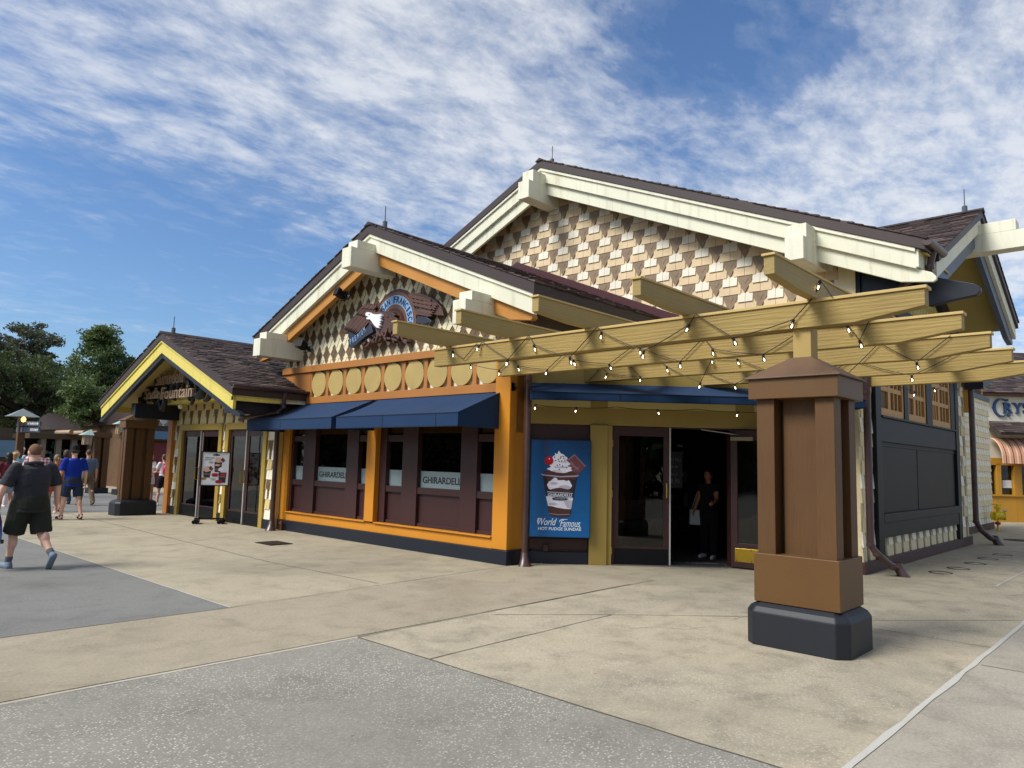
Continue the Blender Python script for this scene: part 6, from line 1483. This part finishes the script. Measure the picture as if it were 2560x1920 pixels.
# ------------------------------------------------------------------ trees
def leaf_mat(name, col, col2):
    m = bpy.data.materials.new(name); m.use_nodes = True; nt = m.node_tree; nt.nodes.clear()
    out = nt.nodes.new('ShaderNodeOutputMaterial'); d = nt.nodes.new('ShaderNodeBsdfPrincipled'); t = nt.nodes.new('ShaderNodeBsdfTranslucent'); mx = nt.nodes.new('ShaderNodeMixShader')
    n1 = noise(nt, coords(nt), .7, 3); n2 = noise(nt, coords(nt), 9, 2)
    r1 = ramp(nt, n1, [(.35, col), (.65, col2)]); r2 = ramp(nt, n2, [(.3, (.7,.7,.7)), (.7, (1.3,1.3,1.3))])
    cc = mixc(nt, r1.outputs[0], r2.outputs[0], 1.0, 'MULTIPLY')
    nt.links.new(cc, d.inputs['Base Color']); nt.links.new(cc, t.inputs[0]); d.inputs['Roughness'].default_value = .55; d.inputs['Specular IOR Level'].default_value = .3
    mx.inputs[0].default_value = .3; nt.links.new(d.outputs[0], mx.inputs[1]); nt.links.new(t.outputs[0], mx.inputs[2]); nt.links.new(mx.outputs[0], out.inputs[0]); return m
LEAF_A = leaf_mat('leaf_dark', (.060,.085,.032), (.105,.14,.052)); LEAF_B = leaf_mat('leaf_mid', (.075,.118,.038), (.135,.185,.060)); LEAF_C = leaf_mat('leaf_grey', (.078,.092,.054), (.125,.142,.082))
bark = paint('bark', c('#3a3029', .8), .9, .2, 4, (3,3,.5), .8, 14)
def tree(name, label, x, y, h, crown, n, size, seed, mat, cat='tree', trunk_r=.22, group=None, clumps=60, cr=.55, forks=5, open_=0.0):
    """crown: list of (dx, dy, z, rx, ry, rz) masses"""
    rg = np.random.default_rng(seed); rr = random.Random(seed)
    t = thing(name, label, cat, (x, y, 0), group)
    zc = min(cm[2]-cm[5]*.3 for cm in crown)
    b = B(); b.tube([(x, y, 0), (x+rr.uniform(-.1,.1), y, zc*.5), (x+rr.uniform(-.2,.2), y, zc)], [trunk_r*1.25, trunk_r, trunk_r*.8], 10)
    cl = []
    for k in range(clumps):
        cm = crown[k % len(crown)]
        while True:
            p = rg.normal(size=3); p /= np.linalg.norm(p); q = rg.random()**.45
            if rg.random() > open_*(q < .5): break
        cl.append((x+cm[0]+p[0]*cm[3]*q, y+cm[1]+p[1]*cm[4]*q, cm[2]+p[2]*cm[5]*q))
    for k in range(0, len(cl), max(1, len(cl)//(forks*5))):
        e = cl[k]; m = (x+(e[0]-x)*.35+rr.uniform(-.15,.15), y+(e[1]-y)*.35, zc+(e[2]-zc)*.45)
        b.tube([(x, y, zc*.85), m, ((m[0]+e[0])/2+rr.uniform(-.15,.15), (m[1]+e[1])/2, (m[2]+e[2])/2+.1), e], [trunk_r*.45, trunk_r*.3, trunk_r*.16, .015], 6)
    b.build('trunk', [bark], t, smooth=True)
    cl = np.array(cl); idx = rg.integers(0, len(cl), n); sc_ = rg.uniform(.6, 1.25, len(cl))[idx][:, None]
    d = rg.normal(size=(n, 3)); d /= np.linalg.norm(d, axis=1)[:, None]; r_ = rg.random((n, 1))**.5
    ctr = cl[idx] + d*r_*cr*sc_*np.array([1.15, 1.15, .62])
    a = rg.normal(size=(n, 3)); a /= np.linalg.norm(a, axis=1)[:, None]; bb = np.cross(a, rg.normal(size=(n, 3))); bb /= np.linalg.norm(bb, axis=1)[:, None]
    s = size*rg.uniform(.6, 1.3, (n, 1)); a *= s; bb *= s*.55
    vs = np.stack([ctr-a, ctr+bb*.9-a*.1, ctr+a, ctr-bb*.9+a*.1], 1).reshape(-1, 3)
    me = bpy.data.meshes.new('crown'); me.vertices.add(4*n); me.vertices.foreach_set('co', vs.ravel().astype(np.float32))
    me.loops.add(4*n); me.loops.foreach_set('vertex_index', np.arange(4*n, dtype=np.int32)); me.polygons.add(n); me.polygons.foreach_set('loop_start', np.arange(0, 4*n, 4, dtype=np.int32))
    me.update(calc_edges=True); me.materials.append(mat)
    o = bpy.data.objects.new('crown', me); COL.objects.link(o); setpar(o, t); return t
G = 'trees behind the left crowd'
tree('round_tree', 'dense round green tree directly left of the yellow porch gable', 16.6, 54, 10, [(0,0,6.3,2.3,2,2.6),(-.8,0,4.2,2.4,2,1.8),(.9,0,7.6,1.6,1.5,1.5),(.2,0,9.2,.9,.9,1.2)], 24000, .105, 3, LEAF_B, group=G, clumps=170, cr=.62)
tree('airy_tree', 'tall airy oak with open branches against the sky at the left', 15.8, 66, 13, [(-.6,0,7.4,2.6,2,1.8),(.2,0,10.2,2.2,1.8,1.5),(-.8,0,9.3,1.8,1.5,1.3),(1.6,0,8.2,1.8,1.5,1.4)], 11000, .13, 5, LEAF_C, group=G, clumps=85, cr=.62, open_=.6, trunk_r=.3)
tree('oak_tree', 'grey green oak cut off by the left edge of the picture', 12.2, 62, 11, [(0,0,7.2,2.4,2,2.0),(-1,0,9.0,1.9,1.6,1.5),(-3,0,6.5,2.5,2,2.5)], 12000, .13, 8, LEAF_C, group=G, clumps=90, cr=.7, trunk_r=.3)
tree('oak_tree', 'dark leaning oak with thick trunk behind the direction signs', 11.3, 46.5, 9, [(-1.6,0,5.6,2.4,2,1.7),(.4,0,5.4,1.9,2,1.6),(-.6,.4,4.0,2.2,2,1.2),(-3.4,0,4.6,2.0,2,1.6)], 16000, .10, 9, LEAF_A, group=G, clumps=130, cr=.6, trunk_r=.42)
tree('young_tree', 'light green feathery tree in front of the kiosk roof', 13.15, 41.0, 6, [(0,0,4.1,1.5,1.3,.9),(-.9,0,4.7,1.0,1,.7),(.9,0,3.5,1.0,.9,.7),(-1.1,0,3.6,1.0,.9,.6)], 12000, .085, 12, LEAF_B, group=G, clumps=90, cr=.45, trunk_r=.10)
tree('hedge_tree', 'dark broad tree filling the gap beneath the round tree', 17.6, 60, 8, [(-2.5,0,3.6,3.0,2,1.9),(1.5,0,4.6,3.2,2,2.6),(-6,0,3.5,3,2,2.2)], 16000, .13, 15, LEAF_A, group=G, clumps=130, cr=.8)
# far tree belt and what stands behind the photographer (seen in the glass)
b = None
def mass(name, x0, y0, x1, y1, h, n, size, seed, mat):
    rg = np.random.default_rng(seed); u = rg.random(n); k = 14
    hh = h*(.65+.35*np.sin(u*37)*.5+.35*np.sin(u*91+1)*.4)
    ctr = np.stack([x0+(x1-x0)*u+rg.normal(size=n)*.8, y0+(y1-y0)*u+rg.normal(size=n)*1.2, rg.random(n)**.8*hh+.1], 1)
    a = rg.normal(size=(n, 3)); a /= np.linalg.norm(a, axis=1)[:, None]; bb = np.cross(a, rg.normal(size=(n, 3))); bb /= np.linalg.norm(bb, axis=1)[:, None]
    a *= size; bb *= size*.6
    vs = np.stack([ctr-a, ctr+bb, ctr+a, ctr-bb], 1).reshape(-1, 3); me = bpy.data.meshes.new(name); me.from_pydata(vs.tolist(), [], np.arange(4*n).reshape(-1, 4).tolist()); me.materials.append(mat)
    o = bpy.data.objects.new(name, me); COL.objects.link(o); o['kind'] = 'stuff'; return o
mass('far_woodland', 0, 84, 60, 84, 8, 16000, .30, 21, LEAF_A)
mass('far_woodland', 60, 60, 75, -10, 5, 5000, .35, 25, LEAF_A)
mass('garden_foliage', -26, 70, -26, -6, 9, 30000, .5, 22, LEAF_A)
mass('garden_foliage', -26, -8, 14, -24, 8, 9000, .42, 23, LEAF_A)
def umbrella(x, y, lab):
    t = lthing('market_umbrella', lab, 'umbrella', (x, y, 0), 0, 'white umbrellas reflected in the shop windows')
    b = B(); b.lathe([(1.75, 2.3), (1.1, 2.68), (.5, 2.9), (.05, 3.0)], (0,0,0), 8); b.build('canopy', [WHITE], t)
    b = B(); b.lathe([(.6, 2.93), (.3, 3.06), (.04, 3.14)], (0,0,0), 8); b.build('vent', [WHITE], t)
    b = B(); b.tube([(0,0,0),(0,0,2.95)], .03, 8); b.build('pole', [steel], t)
for x, y, l_ in ((-6.5, 17.0, 'white market umbrella reflected in the right storefront window'), (-9.5, 20.5, 'white market umbrella standing next in the reflected row'), (-13, 23.5, 'white market umbrella farthest along the reflected row')): umbrella(x, y, l_)
# ------------------------------------------------------------------ ground
conc = pavement('concrete_beige', c('#b2a78f', .80), .30, 70, .16, .35); conc_tan = pavement('concrete_tan', c('#ab9f89', .80), .16, 70, .15, .3, c('#a39781', .75))
conc_gray = pavement('concrete_dark_gray', c('#85847f', .78), .12, 75, .12, .3); conc_agg = pavement('concrete_aggregate', c('#9c988c', .74), .75, 62, .12, .5); conc_lt = pavement('concrete_light_aggregate', c('#b4a992', .82), .5, 62, .22, .5, c('#a19886', .76))
brick = pavement('brick_paving', c('#8d5a48', .85), .05, 60, .15, .3)
def sheet(name, polys, z, m):
    b = B()
    for p in polys: b.add([(x, y, z) for x, y in p], [tuple(range(len(p)))])
    return struct(b.build(name, [m], recalc=False))
struct(sheet('ground', [[(-300,-300),(400,-300),(400,400),(-300,400)]], 0, conc))
struct(sheet('pavement_gray', [[(-40,7.95),(4.0,7.95),(4.0,22.5),(-40,22.5)], [(-40,22.5),(13,22.5),(13,33.5),(-40,33.5)]], .004, conc_gray))
sheet('pavement_tan', [[(-40,5.92),(9.6,5.98),(9.6,8.2),(4.0,7.95),(-40,7.95)]], .004, conc_tan)
sheet('pavement_aggregate', [[(-40,-30),(4.27,-30),(4.27,5.9),(-40,5.9)]], .004, conc_agg)
sheet('pavement_light', [[(4.27,1.53),(60,1.53),(60,3.9),(13.4,3.9),(8.3,8.0),(9.6,5.98),(4.27,5.9)][:1] + [(60,1.53),(60,3.2),(12.0,3.2),(9.0,5.95),(4.27,5.9)]], .004, conc_lt)
sheet('pavement_aggregate', [[(4.27,-30),(60,-30),(60,1.53),(4.27,1.53)]], .004, pavement('concrete_pitted', c('#aba394', .82), .35, 62, .16, .5))
sheet('brick_paving', [[(13.2,42),(30,42),(30,49),(13.2,49)]], .004, brick)
joint = flat('joint_dark', c('#6a6355', .8), .9); joint_l = paint('joint_pale', c('#b8b5ac', .95), .8, .08)
def line(name, pts, w, m, z=.008, seed=1):
    b = B(); rr = random.Random(seed)
    for p, q in zip(pts, pts[1:]):
        p, q = V((*p, 0)), V((*q, 0)); L = (q-p).length; n = max(1, int(L/.35)); d = (q-p).normalized(); a = V((-d.y, d.x, 0)); prev = None
        for i in range(n+1):
            c_ = p.lerp(q, i/n) + a*rr.uniform(-.006, .006); ww = w*rr.uniform(.7, 1.2)/2; cur = (c_+a*ww, c_-a*ww)
            if prev: b.add([(*v_[:2], z) for v_ in (prev[0], prev[1], cur[1], cur[0])], [(0,1,2,3)])
            prev = cur
    return struct(b.build(name, [m], recalc=False))
line('pavement_joint', [(-30,5.91),(4.27,5.91)], .022, joint_l); line('pavement_joint', [(4.27,5.93),(9.0,6.0)], .014, joint)
line('pavement_joint', [(4.27,5.9),(4.27,-20)], .014, joint); line('pavement_joint', [(4.0,7.95),(9.2,8.35)], .012, joint); line('pavement_joint', [(-30,7.95),(4.0,7.95)], .012, joint)
line('pavement_joint', [(4.0,7.95),(4.0,22.5)], .02, joint_l); line('pavement_joint', [(4.27,4.88),(7.03,4.93)], .012, joint); line('pavement_joint', [(6.0,5.8),(7.03,4.94),(8.11,3.92),(9.16,2.75),(10.6,1.54)], .012, joint)
line('pavement_joint', [(4.27,1.55),(60,1.5)], .05, joint_l, .009); line('pavement_joint', [(13.4,2.32),(40,2.2)], .035, joint_l, .009); line('pavement_joint', [(7.83,1.5),(7.83,-10)], .012, joint); line('pavement_joint', [(8.67,2.6),(8.67,1.55)], .010, joint)
line('pavement_joint', [(5.6,13.9),(8.9,15.6)], .012, joint); line('pavement_joint', [(6.25,8.25),(6.12,11),(6.38,18.5),(6.5,22.5)], .012, joint); line('pavement_joint', [(4.0,22.5),(13,22.5)], .02, joint_l)
line('pavement_joint', [(4.0,11.0),(9,11.0)], .008, joint)
line('pavement_crack', [(6.6,4.4),(6.9,4.25),(7.0,4.0),(7.3,3.9)], .006, joint, .0085); line('pavement_crack', [(7.9,3.9),(8.3,3.85),(8.5,3.6)], .006, joint, .0085)
# ------------------------------------------------------------------ sky, sun, camera
SUN_EL, SUN_AZ = 46, 160       # elevation, direction the light comes from (degrees from +x, counter-clockwise)
w = bpy.data.worlds.new('World'); sc.world = w; w.use_nodes = True; nt = w.node_tree; nt.nodes.clear()
out = nt.nodes.new('ShaderNodeOutputWorld'); bg = nt.nodes.new('ShaderNodeBackground'); sky = nt.nodes.new('ShaderNodeTexSky')
sky.sky_type = 'NISHITA'; sky.sun_disc = False; sky.sun_elevation = rad(SUN_EL); sky.sun_rotation = rad(90-SUN_AZ); sky.air_density = 1.0; sky.dust_density = 1.2; sky.ozone_density = 1.5
tc = nt.nodes.new('ShaderNodeTexCoord'); sep = nt.nodes.new('ShaderNodeSeparateXYZ'); nt.links.new(tc.outputs['Generated'], sep.inputs[0])
def mth(op, a, b_=None, c_=None):
    n = nt.nodes.new('ShaderNodeMath'); n.operation = op
    for i, v_ in enumerate((a, b_, c_)):
        if v_ is None: continue
        if isinstance(v_, bpy.types.NodeSocket): nt.links.new(v_, n.inputs[i])
        else: n.inputs[i].default_value = v_
    return n.outputs[0]
zz = mth('ADD', mth('MAXIMUM', sep.outputs[2], 0.0), .10)
cx_ = mth('DIVIDE', sep.outputs[0], zz); cy_ = mth('DIVIDE', sep.outputs[1], zz)
cmb = nt.nodes.new('ShaderNodeCombineXYZ'); nt.links.new(cx_, cmb.inputs[0]); nt.links.new(cy_, cmb.inputs[1])
def wmap(rot, scl, loc=(0,0,0)):
    m = nt.nodes.new('ShaderNodeMapping'); m.inputs['Rotation'].default_value = (0,0,rad(rot)); m.inputs['Scale'].default_value = scl; m.inputs['Location'].default_value = loc
    nt.links.new(cmb.outputs[0], m.inputs[0]); return m.outputs[0]
def lobe(px, py, pz, k):      # smooth bump of cloud cover round one direction of the sky
    d = V((px, py, pz)).normalized(); vm = nt.nodes.new('ShaderNodeVectorMath'); vm.operation = 'DOT_PRODUCT'
    nv = nt.nodes.new('ShaderNodeVectorMath'); nv.operation = 'NORMALIZE'; nt.links.new(tc.outputs['Generated'], nv.inputs[0]); nt.links.new(nv.outputs[0], vm.inputs[0]); vm.inputs[1].default_value = d
    return mth('POWER', mth('MAXIMUM', vm.outputs['Value'], 0.0), k)
n_big = noise(nt, wmap(20, (.75,.75,1), (3.1,1.7,0)), 1.0, 4, .5)
n_puff = noise(nt, wmap(35, (1.6,2.3,1), (1,2,0)), 2.2, 9, .66, .3)
n_fine = noise(nt, wmap(60, (5,9,1)), 2.0, 6, .6, .2)
n_str = noise(nt, wmap(118, (.55,3.6,1), (4,1,0)), 1.3, 8, .62, .35)
LOBES = [((0.319, 0.918, 0.235, 60), -0.3), ((0.506, 0.822, 0.261, 80), -0.22), ((0.573, 0.815, 0.088, 40), -0.2), ((0.254, 0.959, 0.127, 40), -0.2), ((0.759, 0.412, 0.504, 160), -0.45), ((0.802, 0.308, 0.513, 200), -0.16), ((0.852, 0.329, 0.407, 40), 0.12), ((0.933, 0.180, 0.310, 40), 0.12), ((0.372, 0.803, 0.465, 50), 0.14), ((0.632, 0.625, 0.459, 40), 0.14), ((-.65, .24, .72, 6), .25), ]  # last lobe: extra cloud added round the out-of-view sun to soften the light
cover = mth('ADD', mth('MULTIPLY', n_big, .55), -.12)
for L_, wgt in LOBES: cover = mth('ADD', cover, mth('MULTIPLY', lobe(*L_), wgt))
den = mth('ADD', mth('MULTIPLY', n_puff, 1.0), mth('MULTIPLY', n_fine, .55)); den = mth('ADD', den, cover)
den = mth('ADD', den, mth('MULTIPLY', n_str, .55))
den = mth('MULTIPLY', den, .5)
cl = ramp(nt, den, [(.40, 0.0), (.50, .10), (.60, .42), (.72, .80), (.88, 1.0)])
shade = ramp(nt, mth('ADD', mth('MULTIPLY', n_puff, .7), mth('MULTIPLY', n_fine, .4)), [(.3, (.60,.66,.76)), (.62, (.92,.94,.97))])
cc = mixc(nt, (0,0,0), shade.outputs[0], 1.0)
vs_ = nt.nodes.new('ShaderNodeVectorMath'); vs_.operation = 'SCALE'; nt.links.new(cc, vs_.inputs[0]); nt.links.new(mth('MULTIPLY_ADD', lobe(-.65, .24, .72, 14), 2.2*CLOUD_GAIN, CLOUD_GAIN), vs_.inputs['Scale'])  # clouds brightened round the unseen sun, an added glow for softer lighting
skyc = mixc(nt, sky.outputs[0], SKY_TINT, 1.0, 'MULTIPLY')
fac = mth('MULTIPLY', cl.outputs[0], .93)
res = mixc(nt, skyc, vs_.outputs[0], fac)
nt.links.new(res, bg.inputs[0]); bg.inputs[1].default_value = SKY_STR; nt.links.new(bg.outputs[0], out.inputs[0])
sl = bpy.data.lights.new('sun', 'SUN'); sl.energy = SUN_E; sl.angle = rad(SUN_ANG); sl.color = (1, .965, .90)
so = bpy.data.objects.new('sun', sl); COL.objects.link(so); so.location = (0, 0, 40)
sd = V((math.cos(rad(SUN_AZ))*math.cos(rad(SUN_EL)), math.sin(rad(SUN_AZ))*math.cos(rad(SUN_EL)), math.sin(rad(SUN_EL))))
so.rotation_euler = sd.to_track_quat('Z', 'Y').to_euler()
cam = bpy.data.cameras.new('camera'); co = bpy.data.objects.new('camera', cam); COL.objects.link(co)
yaw, pit, rol = rad(43.073), rad(6.082), rad(1.496)
f = V((math.cos(yaw)*math.cos(pit), math.sin(yaw)*math.cos(pit), math.sin(pit))); r = V((math.sin(yaw), -math.cos(yaw), 0)); u = r.cross(f)
r2 = r*math.cos(rol) + u*math.sin(rol); u2 = -r*math.sin(rol) + u*math.cos(rol)
mt = M((( r2.x, u2.x, -f.x, 0), (r2.y, u2.y, -f.y, 0), (r2.z, u2.z, -f.z, 1.7), (0, 0, 0, 1)))
co.matrix_world = mt; cam.sensor_width = 36; cam.lens = 36*1825/2560; cam.clip_end = 2000; sc.camera = co
sc.view_settings.view_transform = 'Standard'; sc.view_settings.look = 'None'; sc.view_settings.gamma = 1; sc.view_settings.exposure = EXPO
sc.cycles.max_bounces = 8; sc.cycles.transparent_max_bounces = 12; sc.cycles.caustics_reflective = False; sc.cycles.caustics_refractive = False
